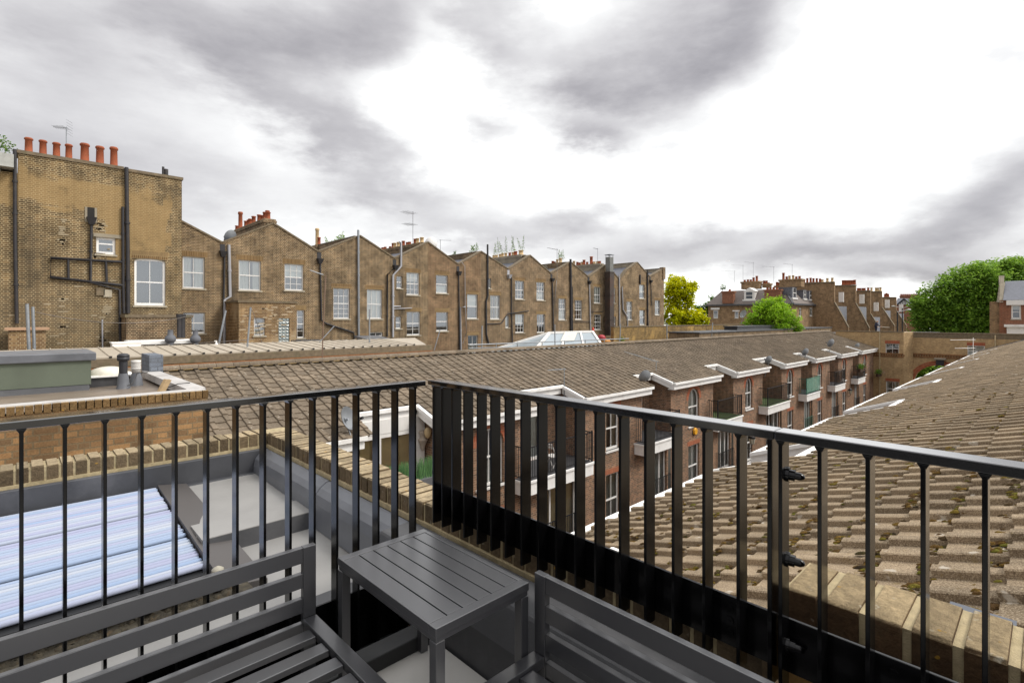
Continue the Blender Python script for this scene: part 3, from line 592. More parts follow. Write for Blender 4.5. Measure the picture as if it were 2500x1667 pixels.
b = MB(); b.box(x - .27, x + .27, y - .25, y + .25, -1.13, -.965); b.build('kerb', lead_d, t)
b = MB(); b.box(x - .33, x + .33, y - .3, y + .3, -.965, -.94); b.build('frame', white_old, t)
b = MB(); b.lathe((x, y, -.94), [(.28 * math.cos(k * math.pi / 16), .13 * math.sin(k * math.pi / 16)) for k in range(8)] + [(.01, .13)], 24); b.build('dome', plain('cream_dome', srgb(222, 216, 200), .35), t)
b = MB(); q = [(1.50, 8.75, -1.05), (1.57, 8.75, -1.05), (1.68, 8.9, -.90), (1.61, 8.9, -.89)]; b.prism([Vector(v) for v in q], (-.02, .05, .01)); tag(b.build('wooden_board', plain('old_timber', srgb(150, 126, 92), .9, var=.25, scale=10)), 'old timber board leaning against the grey parapet corner', 'board')
c_ = MB(); c_.tube([(1.6, 9.3, -1.04), (1.64, 9.1, -1.03), (1.68, 8.9, -.99), (1.72, 8.7, -.94), (1.85, 8.62, -.93)], .007, 6); tag(c_.build('cable', plain('thin_cable', srgb(52, 50, 50), .6)), 'thin dark cable looped over the near corner of the pale parapet', 'cable'); c_ = MB(); c_.tube([(1.7, 10.9, -.94), (1.5, 10.5, -.9), (1.4, 10.2, -1.04), (1.3, 10, -1.05)], .008, 6)
tag(c_.build('cable', plain('dark_cable', srgb(52, 50, 50), .6)), 'dark cable running from the grey parapet towards the white flue', 'cable')
# ================= tiled roofs =================
TW, TE = .34, .33
PROF = [(0, .003), (.010, 0), (.214, 0), (.221, .040), (.232, .047), (.305, .047), (.328, .036), (.34, .003)]
def tile_roof(mb, x0, x1, yr, zr, ydir, slope, nrows_at, tw=TW, te=TE, th=.034, lift=.032, hs=1.):
    """courses from ridge (yr,zr) down towards ydir; nrows_at(xc) gives the number of courses of that column"""
    L = math.hypot(1, slope); cy, cz = ydir / L, -slope / L; ny, nz = slope * ydir / L, 1 / L
    ncol = int(round((x1 - x0) / tw)); tw = (x1 - x0) / ncol
    for i in range(ncol):
        xa = x0 + i * tw; nr = nrows_at(xa + tw / 2)
        for j in range(nr):
            s0, s1 = j * te - .02, (j + 1) * te; dz = random.uniform(-.005, .005); tl = random.uniform(-.007, .007); ds = random.uniform(-.012, .012); r = random.random()
            V = []
            for (s, hb) in ((s0, 0.), (s1 + ds, lift), (s1 + ds, lift - th)):
                for k, (u, h) in enumerate(PROF):
                    hh = h * hs + hb + dz + tl * (u / tw - .5)
                    V.append((xa + u * tw / .34, yr + cy * s + ny * hh, zr + cz * s + nz * hh))
            n = len(PROF); F_ = [(k, k + 1, n + k + 1, n + k) for k in range(n - 1)] + [(n + k, n + k + 1, 2 * n + k + 1, 2 * n + k) for k in range(n - 1)]
            mb.mesh(V, F_, 0, r)
def ridge(mb, x0, x1, y, z, r=.13):
    x = x0
    while x < x1 - .01:
        e_ = min(x + .45, x1); rr = random.random(); V = []
        for xx, k_ in ((x, 1.0), (e_ - .012, 1.05)):
            for k in range(7):
                a = math.pi * k / 6; V.append((xx, y + r * k_ * math.cos(a), z + .02 + r * .75 * k_ * math.sin(a) + random.uniform(-.003, .003)))
        mb.mesh(V, [(k, k + 1, 8 + k, 7 + k) for k in range(6)] + [tuple(range(7)), tuple(range(7, 14))[::-1]], 0, rr); x = e_
# ---- near row (the row this terrace stands on) ----
SL = .367
def nz(y): return -1.36 - SL * y
NOTCH = [(10.1, 12.1), (17.8, 19.7), (25.5, 27.3), (33.6, 35.2), (41.4, 43.0), (49.0, 50.6), (56.8, 58.3)]
XE = 64.0
def rows_near(x):
    full = int((4.62 + .15) * math.hypot(1, SL) / TE); back = int((3.1 + .15) * math.hypot(1, SL) / TE)
    return back if any(a <= x <= b_ for a, b_ in NOTCH) else full
edges = [1.92, 11.1, 18.7, 26.4, 34.4, 42.2, 49.8, 57.5, XE]
nlab = ['nearest mossy tiled mews roof beside the right railing', 'second tiled mews roof along the near row, with a white gabled notch', 'third tiled mews roof along the near row, beyond two white notches', 'fourth tiled mews roof along the near row, at mid distance', 'fifth tiled mews roof along the near row', 'sixth tiled mews roof along the near row', 'seventh tiled mews roof of the near row, with the zigzag white eaves near the arch', 'farthest tiled mews roof of the near row, meeting the yellow brick arch building']
white_gut = white_old
for i, (a, c) in enumerate(zip(edges, edges[1:])):
    t = thing('mews_house', nlab[i], 'house', ((a + c) / 2, 2, -5), 'near row of mews houses')
    b = MB(); tile_roof(b, a, c, -.15, nz(-.15), 1, SL, rows_near, tw=.34)
    b.build('roof', tile_near, t, uvs=False)
    b = MB(); ridge(b, a, c, -.15, nz(-.15)); b.build('ridge_tiles', tile_near, t, uvs=False)
    nn = [n_ for n_ in NOTCH if a < (n_[0] + n_[1]) / 2 < c or abs(a - (n_[0] + n_[1]) / 2) < .3]
    mine = [n_ for n_ in NOTCH if a <= n_[0] < c or a < n_[1] <= c]
    w = MB(); wl = MB(); x = a
    segs = []
    for n_ in sorted(mine):
        s0, s1 = max(a, n_[0]), min(c, n_[1])
        if s0 > x: segs.append((x, s0, 0))
        segs.append((s0, s1, 1)); x = s1
    if x < c: segs.append((x, c, 0))
    yf, yb = 4.66, 3.14
    for (s0, s1, k) in segs:
        y = yb if k else yf; z = nz(y)
        w.box(s0, s1, y - .02, y + .10, z - .10, z + .015); w.box(s0, s1, y - .06, y - .02, z - .32, z - .05)     # gutter and fascia
        wl.box(s0, s1, y - .42, y - .3, -11.2, z - .12)
        w.box(s0, s1, y - .32, y - .05, z - .34, z - .32)
    for n_ in mine:
        for xx, sgn in ((n_[0], 1), (n_[1], -1)):
            if not (a <= xx <= c): continue
            o_ = .03 * sgn
            for (w0, w1, h0, h1) in ((0, .09, -.02, .06), (.0, .04, -.34, -.02)):
                xa_, xb_ = sorted((xx + w0 * sgn, xx + w1 * sgn))
                w.hexa([(xa_, yb - .02, nz(yb) + h0), (xb_, yb - .02, nz(yb) + h0), (xb_, yf + .08, nz(yf + .08) + h0), (xa_, yf + .08, nz(yf + .08) + h0), (xa_, yb - .02, nz(yb) + h1), (xb_, yb - .02, nz(yb) + h1), (xb_, yf + .08, nz(yf + .08) + h1), (xa_, yf + .08, nz(yf + .08) + h1)])
            wl.hexa([(xx - .1 * sgn - .05, yb - .3, -11.2), (xx - .1 * sgn + .05, yb - .3, -11.2), (xx - .1 * sgn + .05, yf - .3, -11.2), (xx - .1 * sgn - .05, yf - .3, -11.2), (xx - .1 * sgn - .05, yb - .3, nz(yb) - .1), (xx - .1 * sgn + .05, yb - .3, nz(yb) - .1), (xx - .1 * sgn + .05, yf - .3, nz(yf) - .1), (xx - .1 * sgn - .05, yf - .3, nz(yf) - .1)])
    w.build('fascia', white_gut, t); wl.build('wall', mews_b, t)
    b = MB(); b.face([(a, -.15, nz(-.15) - .03), (c, -.15, nz(-.15) - .03), (c, -5, nz(-.15) - 1.8), (a, -5, nz(-.15) - 1.8)]); b.face([(a, -.15, nz(-.15) - .05), (c, -.15, nz(-.15) - .05), (c, 3.0, nz(3.0) - .06), (a, 3.0, nz(3.0) - .06)])
    b.build('back_slope', tile_near, t)
b = MB(); b.hexa([(XE - .5, 4.7, nz(4.7) + .02), (XE - .02, 4.7, nz(4.7) + .02), (XE - .02, -.1, nz(-.1) + .02), (XE - .5, -.1, nz(-.1) + .02), (XE - .5, 4.7, nz(4.7) + .10), (XE - .02, 4.7, nz(4.7) + .12), (XE - .02, -.1, nz(-.1) + .12), (XE - .5, -.1, nz(-.1) + .10)]); b.build('verge_flashing', lead, t)
# moss clumps on the near tiles
random.seed(11); mm = MB()
random.seed(12)
def clump(mb, x, y, z, r):
    k = 8; rr = [r * random.uniform(.6, 1.2) for _ in range(k)]; V = []; asp = random.uniform(.45, .9)
    for ring, (f, h) in enumerate(((1, 0), (.8, .28), (.45, .42), (.05, .46))):
        for i in range(k): V.append((x + rr[i] * f * asp * math.cos(i * 2 * math.pi / k), y + rr[i] * f * math.sin(i * 2 * math.pi / k), z - SL * rr[i] * f * math.sin(i * 2 * math.pi / k) + h * r + random.uniform(-.06, .06) * r))
    mb.mesh(V, [(a * k + i, a * k + (i + 1) % k, (a + 1) * k + (i + 1) % k, (a + 1) * k + i) for a in range(3) for i in range(k)], 0, random.random(), True)
for _ in range(2600):
    x = 2.0 + 16 * random.random() ** 1.25; j = random.randint(0, 13); y = -.15 + j * TE / math.hypot(1, SL) + random.uniform(.0, .09)
    if noise.noise(Vector((x * .6, y * .9, 3))) < -.08 and random.random() < .8: continue
    if any(a - .1 <= x <= c + .1 for a, c in NOTCH) and y > 3: continue
    ph = (x - 1.92) % .34
    z = nz(y) + (.045 if ph > .235 else .004) + .008
    for q in range(random.choice((1, 2, 3, 7))): clump(mm, x + random.gauss(0, .035), y + random.gauss(0, .03), z, random.choice((.012, .018, .024, .034)) * random.uniform(.7, 1.3))
m = Mat('moss_cushions'); r = m.rnd(); c = m.ramp(r, [(0, srgb(74, 62, 44)), (.35, srgb(92, 70, 44)), (.65, srgb(116, 92, 42)), (.88, srgb(110, 106, 44)), (1, srgb(60, 50, 40))])
moss_m = m.out(m.mix(1., c, m.ramp(m.noise(m.obj(), 120, 3), [(.3, g3(.6)), (.7, g3(1.4))]), 'MULTIPLY'), 1., 0, m.noise(m.obj(), 160, 3), 1., .01, .1)
for _ in range(700):
    x = random.gauss(5.2, 1.7); y = random.uniform(.6, 4.3)
    if x < 2.1: continue
    j = int((y + .15) / .31); y = -.15 + j * TE / math.hypot(1, SL) + random.uniform(.01, .1); ph = (x - 1.92) % .34; z = nz(y) + (.05 if ph > .235 else .008) + .008
    for q in range(random.choice((2, 4, 7))): clump(mm, x + random.gauss(0, .04), y + random.gauss(0, .025), z, random.uniform(.014, .034))
tag(mm.build('moss', moss_m, uvs=False), 'brown and yellow moss cushions scattered over the near tiles', 'moss', kind='stuff')

# strip of gutter moss bed, white offcut and blue-grey flashing by the near wall
b = MB(); b.box(-3.1, .9, 2.83, 3.05, -1.42, -1.392); tag(b.build('gutter_bed', plain('silt', srgb(74, 68, 56), 1, var=.5, scale=30, bump=1)), kind='structure')
q = P(1490, 1352, X=2.05); b = MB(); b.hexa([q + Vector(v) for v in ((0, -.04, -.03), (.07, -.03, -.03), (.07, .05, -.03), (0, .06, -.03), (.01, -.02, .008), (.06, -.015, .012), (.06, .03, .012), (.01, .035, .008))]); tag(b.build('gutter_end', white_old, bevel=.01), 'white gutter end lying against the tiles behind the right base plate', 'gutter')
q = P(2400, 1485, X=2.0); b = MB(); b.box(1.93, 1.985, q.y - .07, q.y + .07, q.z - .012, q.z); tag(b.build('lead_offcut', plain('blue_grey_lead', srgb(84, 88, 96), .6)), 'blue grey lead strip between the raised coping and the mossy tiles', 'flashing')
# added wall out of view on the left, only to darken the railing's reflections
t = thing('reflection_blocker', 'added dark wall out of view on the left, darkening reflections in the railing', 'parapet', (-1.8, .3, ZD)); b = MB(); b.box(-1.95, -1.65, -1.2, 1.8, ZD, -.34); b.build('wall', plain('blocker_charcoal', srgb(58, 58, 60), .7), t); b = MB(); b.box(-2.0, -1.6, -1.25, 1.85, -.338, -.28); b.build('coping', lead_d, t)
# ================= opposite mews row =================
random.seed(21)
YR, ZR, SM = 16.8, -1.45, .33
def mz(y): return ZR - SM * (YR - y)
YF, YW, YK = 12.2, 12.5, 13.65      # fascia line, bay wall, recess wall
BAYS = [(2.0, 6.45), (8.9, 12.96), (15.6, 20.2), (22.2, 27.1), (29.15, 33.9), (36.7, 41.1), (43.1, 48.0), (49.9, 55.0), (56.6, 63.0)]
def in_bay(x): return any(a - .1 <= x <= c + .1 for a, c in BAYS)
def rows_mews(x):
    return int(round(((YR - YF + .12) if in_bay(x) else (YR - YK + .25)) * math.hypot(1, SM) / TE))
hl = ['nearest tiled mews house across the lane, with wooden blinds behind white frames', 'brown brick mews house with arched sash window seen between the black balusters',
      'brown brick mews house with square sash windows and a white bistro set on its balcony', 'brown brick mews house with arched window and yellow alarm box',
      'mews house with plain black balcony rails and carriage lantern', 'mews house with green glazed balcony', 'mews house with round hoop of ironwork on its black balcony',
      'mews house second from the far end, with black railings and planted balcony', 'farthest mews house with flower boxes next to the yellow brick arch building']
mews = []
blk_iron = plain('black_ironwork', srgb(30, 30, 32), .5, var=.2)
for i, (a, c) in enumerate(BAYS):
    nx = BAYS[i + 1][0] if i + 1 < len(BAYS) else XE
    x0 = a; x1 = nx if i + 1 < len(BAYS) else XE - .02
    t = thing('mews_house', hl[i], 'house', ((a + c) / 2, YW, -6), 'opposite row of mews houses'); mews.append(t)
    b = MB(); tile_roof(b, x0, x1, YR, ZR, -1, SM, rows_mews, tw=.36, hs=.78, lift=.026); b.build('roof', tile_far, t, uvs=False)
    b = MB(); ridge(b, x0, x1, YR, ZR + .02, .15); b.build('ridge_tiles', tile_far, t, uvs=False)
    b = MB(); b.face([(x0, YR, ZR - .02), (x1, YR, ZR - .02), (x1, 20.0, ZR - 1.1), (x0, 20.0, ZR - 1.1)]); b.face([(x0, YR, ZR - .06), (x1, YR, ZR - .06), (x1, 13.9, mz(13.9) - .08), (x0, 13.9, mz(13.9) - .08)]); b.build('back_slope', tile_far, t)
    # brick walls: bay front, its two sides, recess wall, and the lower storeys
    w = MB(); wa, wc = a + .25, c - .25; zt = mz(YW) - .1
    FB = Plane2((0, YW, 0), (1, 0, 0), (0, -1, 0)); FK = Plane2((0, YK, 0), (1, 0, 0), (0, -1, 0)); FS = Plane2((wa, 0, 0), (0, 1, 0), (-1, 0, 0))
    ops = []; wc0 = a + (c - a) * .30 + .05; wc1 = wc0 + 1.12
    arch = .54 if i not in (0, 2) else 0
    if i == 2: wc0, wc1 = 17.3, 18.25
    if i == 3: wc0, wc1 = 24.16, 25.3
    if i == 4: wc0, wc1 = 31.05, 32.1
    if i == 1: wc0, wc1 = 10.5, 11.65
    if i == 0: arch = .0
    ops.append((wc0, wc1, -5.38, -3.52 if arch else -3.62, arch)); ops.append((wc0, wc1, -8.5, -6.34, 0))
    fr0, fr1 = c + .35, nx - .15
    lowops = [o_ for o_ in ops]
    if nx - c > 1.2: lowops.append((fr0, fr1, -8.3, -5.98, 0))
    facade(w, FB, [(wa, zt), (wc, zt)], -5.5, [ops[0]], .11)
    facade(w, FB, [(wa, -5.5), (x1, -5.5)], -11.2, lowops[1:], .11)
    for xs_ in (wa, wc):
        w.face([(xs_, YW, -5.5), (xs_, YK, -5.5), (xs_, YK, mz(YK) - .1), (xs_, YW, zt)])
    rk0, rk1 = c - .25, nx + .25 if i + 1 < len(BAYS) else XE - .02
    do = (c + .25, min(c + 1.75, nx - .1), -5.4, -3.3, 0)
    if nx - c > 1 and i > 0: facade(w, FK, [(rk0, mz(YK) - .05), (rk1, mz(YK) - .05)], -5.5, [do], .1)
    else: facade(w, FK, [(rk0, mz(YK) - .05), (rk1, mz(YK) - .05)], -5.5, [], .1)
    w.build('wall', [mews_b, interior], t)
    if i == 0: mb_ = None
    window(t, FB, *ops[0][:4], cols=2, rt=1, rb=1, ar=arch, fw=.075, back=('net', 'beige', 'beige', 'net', 'curtain')[i % 5] if i != 1 else 'half', name='arched_window' if arch else 'window', sillm=white)
    window(t, FB, *ops[1][:4], cols=2, rt=1, rb=1, fw=.075, back='net' if i % 2 else 'beige', sillm=white)
    if nx - c > 1.2: window(t, FB, *lowops[-1][:4], cols=3, rt=0, rb=1, back='blind' if i == 1 else 'curtain', name='french_window', sill=False, fw=.09, tw=.07)
    if nx - c > 1 and i > 0: window(t, FK, *do[:4], cols=2, rt=1, rb=0, mid=.12, back='blind' if i == 0 else 'curtain', name='french_window', sill=False, fw=.09, tw=.08)
    # red brick arches / soldier lintels
    l = MB()
    if arch:
        K = 12; cu = (wc0 + wc1) / 2; h = (wc1 - wc0) / 2; zs = -3.52 - arch
        for k in range(K):
            q = []
            for (th_, rr) in ((math.pi * k / K, 0), (math.pi * (k + 1) / K, 0), (math.pi * (k + 1) / K, .22), (math.pi * k / K, .22)):
                q.append((cu - (h + rr) * math.cos(th_), zs + (arch + rr) * math.sin(th_)))
            l.hexa([FB.p(u, z, -.01) for u, z in q] + [FB.p(u, z, .008) for u, z in q])
    else: obox(l, FB, wc0 - .1, wc1 + .1, ops[0][3], ops[0][3] + .2, -.01, .007)
    l.build('red_arch' if arch else 'red_lintel', lintel, t); l = MB(); obox(l, FB, wc0 - .1, wc1 + .1, -6.34, -6.12, -.01, .007); l.build('red_lintel', lintel, t)
    # white fascia, gutter and soffit following bay and recess
    f = MB(); z = mz(YF)
    f.box(a - .04, c + .04, YF - .03, YF + .02, z - .36, z - .02); f.box(a - .08, c + .08, YF - .13, YF - .035, z - .13, z - .02); f.box(a - .03, c + .03, YF + .021, YW, z - .37, z - .33)
    for xx, s_ in ((a, -1), (c, 1)):
        for (w0, w1, h0, h1) in ((0, .05, -.36, -.01), (.051, .12, -.14, -.015)):
            xa_, xb_ = sorted((xx + s_ * w0, xx + s_ * w1))
            f.hexa([(xa_, YF + .022, mz(YF) + h0), (xb_, YF + .022, mz(YF) + h0), (xb_, YK - .3, mz(YK - .3) + h0), (xa_, YK - .3, mz(YK - .3) + h0), (xa_, YF + .022, mz(YF) + h1), (xb_, YF + .022, mz(YF) + h1), (xb_, YK - .3, mz(YK - .3) + h1), (xa_, YK - .3, mz(YK - .3) + h1)])
    if nx - c > .3:
        z = mz(YK - .3); f.box(c + .13, nx - .13, YK - .33, YK - .28, z - .36, z - .02); f.box(c + .13, nx - .13, YK - .43, YK - .335, z - .13, z - .02); f.box(c + .13, nx - .13, YK - .279, YK - .01, z - .37, z - .33)
    f.build('fascia', white_old, t, bevel=.006)
    if nx - c > 1 and i > 0:
        # balcony over the lower french window
        bx0, bx1, by = c - .85, nx + .15, 11.95
        s_ = MB(); s_.box(bx0, bx1, by, YW - .004, -5.86, -5.42); s_.box(bx0 - .05, bx1 + .05, by - .05, YW - .003, -5.45, -5.38); s_.box(c - .2, nx + .2, YW, YK - .004, -5.49, -5.38); bal = s_.build('balcony', white_old, t)
        s_ = MB(); s_.box(bx0 + .02, bx1 - .02, by + .02, YW - .01, -5.379, -5.365); s_.box(c - .2, nx + .2, YW, YK - .02, -5.379, -5.366); s_.build('floor', plain('green_turf', srgb(70, 86, 46), 1, var=.4, scale=30) if i in (3, 4) else lead_d, bal)
        r_ = MB(); green = i == 5; mt = plain('green_ironwork', srgb(52, 104, 88), .45) if green else blk_iron
        zt_ = -4.28; xs0, xs1 = bx0 + .04, bx1 - .04; yy = by + .04
        r_.beam((xs0, yy, zt_), (xs1, yy, zt_), .04, .035); r_.beam((xs0, yy, -5.28), (xs1, yy, -5.28), .03, .03)
        for xx in (xs0, xs1): r_.beam((xx, yy, zt_), (xx, YW, zt_), .04, .035); r_.beam((xx, yy, -5.28), (xx, YW, -5.28), .03, .03); r_.beam((xx, yy, -5.38), (xx, yy, zt_ + .06), .05, .05, (0, 1, 0))
        nb = int((xs1 - xs0) / .11)
        for k in range(1, nb): xx = xs0 + (xs1 - xs0) * k / nb; r_.beam((xx, yy, -5.28), (xx, yy, zt_), .016, .016, (0, 1, 0))
        for k in range(1, 5):
            for xx in (xs0, xs1): r_.beam((xx, yy + .11 * k, -5.28), (xx, yy + .11 * k, zt_), .016, .016, (0, 1, 0))
        rl = r_.build('railing', mt, bal)
        if green:
            g_ = MB(); g_.box(xs0, xs1, yy - .024, yy - .018, -5.25, zt_ - .02); m = Mat('green_glass_panel'); m.b.inputs['Base Color'].default_value = srgb(150, 200, 180); m.b.inputs['Alpha'].default_value = .35; m.b.inputs['Roughness'].default_value = .15; g_.build('glass_panel', m.m, rl)
        if i == 6:
            g_ = MB(); cx_ = (xs0 + xs1) / 2; g_.tube([(cx_ + .42 * math.cos(k * math.pi / 12), yy - .05, -4.75 + .45 * math.sin(k * math.pi / 12)) for k in range(25)], .02, 6); g_.build('iron_hoop', mt, rl)
        # juliet rail at the lower french window
        r_ = MB(); j0, j1 = fr0 - .15, fr1 + .15
        for z in (-7.25, -8.15): r_.beam((j0, YW - .14, z), (j1, YW - .14, z), .03, .03)
        n_ = int((j1 - j0) / .12)
        for k in range(n_ + 1): xx = j0 + (j1 - j0) * k / n_; r_.beam((xx, YW - .14, -8.15), (xx, YW - .14, -7.25), .016, .016, (0, 1, 0))
        for xx in (j0, j1): r_.beam((xx, YW - .14, -7.25), (xx, YW, -7.25), .02, .02); r_.beam((xx, YW - .14, -8.15), (xx, YW, -8.15), .02, .02)
        r_.build('juliet_rail', mt, t)
        # black downpipe in the recess
        d_ = MB(); xx = c - .12; d_.tube([(c + .3, YK - .4, mz(YK) - .3), (c + .05, YK - .2, mz(YK) - .55), (c - .13, YK - .25, mz(YK) - .8), (c - .13, YK - .25, -5.38)], .045, 8); d_.build('downpipe', black_pipe, t)
    elif i == 0: pass
# white studio front with blinds between the first two bays, planter and mask
t = thing('planter', 'long planter of tall grass on the wall top below the blinds', 'planter', (8, 12.0, -5.2))
px0, px1 = 6.9, 10.2; F0 = P(925, 1150, Y=11.0)
b = MB(); xA = P(930, 1180, Y=10.4).x; xB = xA + 2.3; zz = P(1000, 1166, Y=10.4).z
b.box(xA, xB, 10.4, 10.75, zz - .42, zz - .12); b.build('trough', plain('grey_trough', srgb(96, 96, 98), .7), t)
gr = MB(); random.seed(3)
for _ in range(1100):
    x = random.uniform(xA + .05, xB - .05); y = random.uniform(10.44, 10.71); h = random.uniform(.3, .5); dx = random.gauss(0, .06); dy = random.gauss(0, .05)
    gr.face([(x - .006, y, zz - .14), (x + .006, y, zz - .14), (x + dx + .002, y + dy, zz - .14 + h), (x + dx - .002, y + dy, zz - .14 + h)])
m = Mat('blade_grass'); gm = m.out(m.ramp(m.rnd(), [(0, srgb(44, 84, 52)), (1, srgb(104, 148, 84))]), .7); gr.build('grass_blades', gm, t, uvs=False)
F1 = Plane2((0, 13.3, 0), (1, 0, 0), (0, -1, 0))
t = mews[0]
b = MB(); obox(b, F1, 6.2, 9.1, -3.32, -2.9, -.3, 0); obox(b, F1, 6.2, 6.5, -6.7, -3.32, -.3, .0); obox(b, F1, 8.75, 9.1, -6.7, -3.32, -.3, 0); b.build('studio_front', white, t, bevel=.01)
window(t, F1, 6.51, 7.5, -5.5, -3.33, cols=1, rt=1, rb=1, mid=.3, back='blind', sill=False, fw=.1, inset=.0, name='studio_window')
window(t, F1, 7.51, 8.74, -5.5, -3.33, cols=2, rt=1, rb=1, mid=.3, back='blind', sill=False, fw=.1, inset=.0, name='studio_window')
p = P(700 + 1800 / 5.2275, 950 + 560 / 5.2275, X=9.02)
b = MB(); b.lathe((0, 0, 0), [(.01, -.16), (.07, -.12), (.1, -.02), (.11, .06), (.08, .14), (.03, .17)], 14); msk = b.build('wall_mask', plain('cream_plaster', srgb(206, 182, 140), .8), None); tag(msk, 'cream plaster face hanging on the dark brick beside the blinds', 'ornament'); msk.location = p
p = P(700 + 1738 / 5.2275, 950 + 620 / 5.2275, X=8.98)
b = MB(); b.lathe((0, 0, 0), [(.03, -.38), (.06, -.3), (.06, -.26), (.13, -.1), (.15, -.06), (.15, -.03), (.09, -.02), (.09, .08), (.13, .2), (.12, .22)], 12); ob = b.build('wall_urn', plain('stone_urn', srgb(172, 160, 146), .85), None); tag(ob, 'stone coloured wall urn on its bracket left of the plaster face', 'ornament'); ob.location = p
# carriage lantern, alarm box, bistro set
def lantern(label, loc, s=1.0):
    t = thing('wall_lantern', label, 'lantern', (0, 0, 0)); ORG[t.name] = Vector((0, 0, 0))
    b = MB(); b.lathe((0, 0, 0), [(.10, .0), (.16, .30), (.19, .31), (.10, .42), (.05, .45), (.05, .50), (.015, .54)], 6); b.build('lantern_head', blk_iron, t)
    b = MB()
    for k in range(6):
        a0 = k * math.pi / 3 + .09; a1 = (k + 1) * math.pi / 3 - .09
        b.face([(.101 * math.cos(a0), .101 * math.sin(a0), .02), (.101 * math.cos(a1), .101 * math.sin(a1), .02), (.158 * math.cos(a1), .158 * math.sin(a1), .28), (.158 * math.cos(a0), .158 * math.sin(a0), .28)])
    for k in range(len(b.v)): b.v[k] = Vector((b.v[k].x * 1.04, b.v[k].y * 1.04, b.v[k].z))
    b.build('glass', plain('frosted_lamp_glass', srgb(206, 200, 180), .2), t)
    b = MB(); b.tube([(0, 0, -.02), (0, 0, -.16), (0, .12, -.26), (0, .3, -.22)], .02, 6); b.build('bracket', blk_iron, t)
    return place(t, loc, 0, s)
p = P(1450 + 1210 / 3.136, 800 + 890 / 3.136, Y=12.2); lantern('black carriage lantern on the mews wall right of the first french window', p, 1.15)
p = P(1450 + 1962 / 3.136, 800 + 505 / 3.136, Y=12.3); lantern('small black lantern on the far mews wall', p, 1.0)
b = MB(); b.lathe((0, 0, 0), [(.19, -.03), (.19, .03), (.16, .06)], 6); ob = b.build('alarm_box', plain('yellow_plastic', srgb(232, 168, 40), .5), None); tag(ob, 'yellow and white six sided alarm box on the brick beside the arched window', 'alarm'); ob.location = P(1450 + 775 / 3.136, 800 + 793 / 3.136, Y=12.44); ob.rotation_euler = (R(90), R(30), 0)
t = thing('bistro_chair', 'white folding bistro chair on the first black railed balcony', 'chair', (13.9, 12.4, -5.36))
for (nm, fn) in (('seat', lambda b: b.box(13.75, 14.15, 12.25, 12.6, -4.93, -4.90)), ('backrest', lambda b: [b.box(13.75, 13.78, 12.25, 12.6, -4.62 + k * .1, -4.56 + k * .1) for k in range(2)])):
    b = MB(); fn(b); b.build(nm, white, t)
b = MB()
for y in (12.25, 12.6): b.beam((13.75, y, -4.45), (14.15, y, -5.36), .02, .02, (0, 1, 0)); b.beam((14.1, y, -4.9), (13.75, y, -5.36), .02, .02, (0, 1, 0))
b.build('frame', white, t)
# satellite dishes
def dish(label, loc, size, az_deg, pole=.8, col=None, side=1):
    t = thing('satellite_dish', label, 'satellite dish', (0, 0, 0), 'satellite dishes'); ORG[t.name] = Vector((0, 0, 0))
    b = MB(); V = []; n = 20
    for ring in range(5):
        for k in range(n): q = ring / 4; r = max(q, .02) * size / 2; V.append((r * math.cos(2 * math.pi * k / n) * .92, -.22 * size * (1 - q * q) * -1, r * math.sin(2 * math.pi * k / n)))
    V2 = [(x, y + .006, z) for x, y, z in V]; F_ = [(i * n + k, i * n + (k + 1) % n, (i + 1) * n + (k + 1) % n, (i + 1) * n + k) for i in range(4) for k in range(n)]
    b.mesh(V, F_, smooth=True); b.mesh(V2, F_, smooth=True); b.build('reflector', col or dish_m, t, uvs=False)
    b = MB(); b.beam((0, .0, -size * .42), (0, -size * .55, -size * .2), .02, .02); b.box(-.03, .03, -size * .62, -size * .5, -size * .25, -size * .14); b.build('feed_arm', blk_iron, t)
    b = MB(); b.tube([(0, .1 * size + .06, .05), (0, .1 * size + .06, -pole)], .02, 8); b.tube([(0, .03, -.02), (0, .1 * size + .06, -.02)], .03, 8); b.build('mast', galv, t)
    t.location = loc; t.rotation_euler = (R(-22), 0, R(az_deg)); return t
dish_m = plain('grey_mesh_dish', srgb(128, 131, 134), .6, var=.12)
dl = [(852, 1020, 12.3, .62, 30, 1.0, 'large grey satellite dish in front of the white studio front, seen through the left railing'),
      (1574, 918, 12.6, .75, 150, 1.4, 'satellite dish on the notch between the square windowed house and the arched one'),
      (1876, 878, 12.8, .7, 150, 1.2, 'satellite dish on the eaves above the green balcony'),
      (1966, 859, 12.8, .75, 150, 1.2, 'satellite dish on the eaves left of the hooped balcony'),
      (2028, 837, 12.8, .9, 150, 1.6, 'satellite dish raised on a tall pole near the far end of the mews'),
      (2092, 845, 12.9, .8, 150, 1.4, 'satellite dish above the planted balcony'),
      (2140, 834, 13.3, .8, 120, .3, 'satellite dish fixed to the yellow brick wall at the end of the mews')]
for x, y, Y, s, a_, pl, lb in dl: dish(lb, P(x, y, Y=Y), s * (.82 if x > 900 else 1), a_, pl)
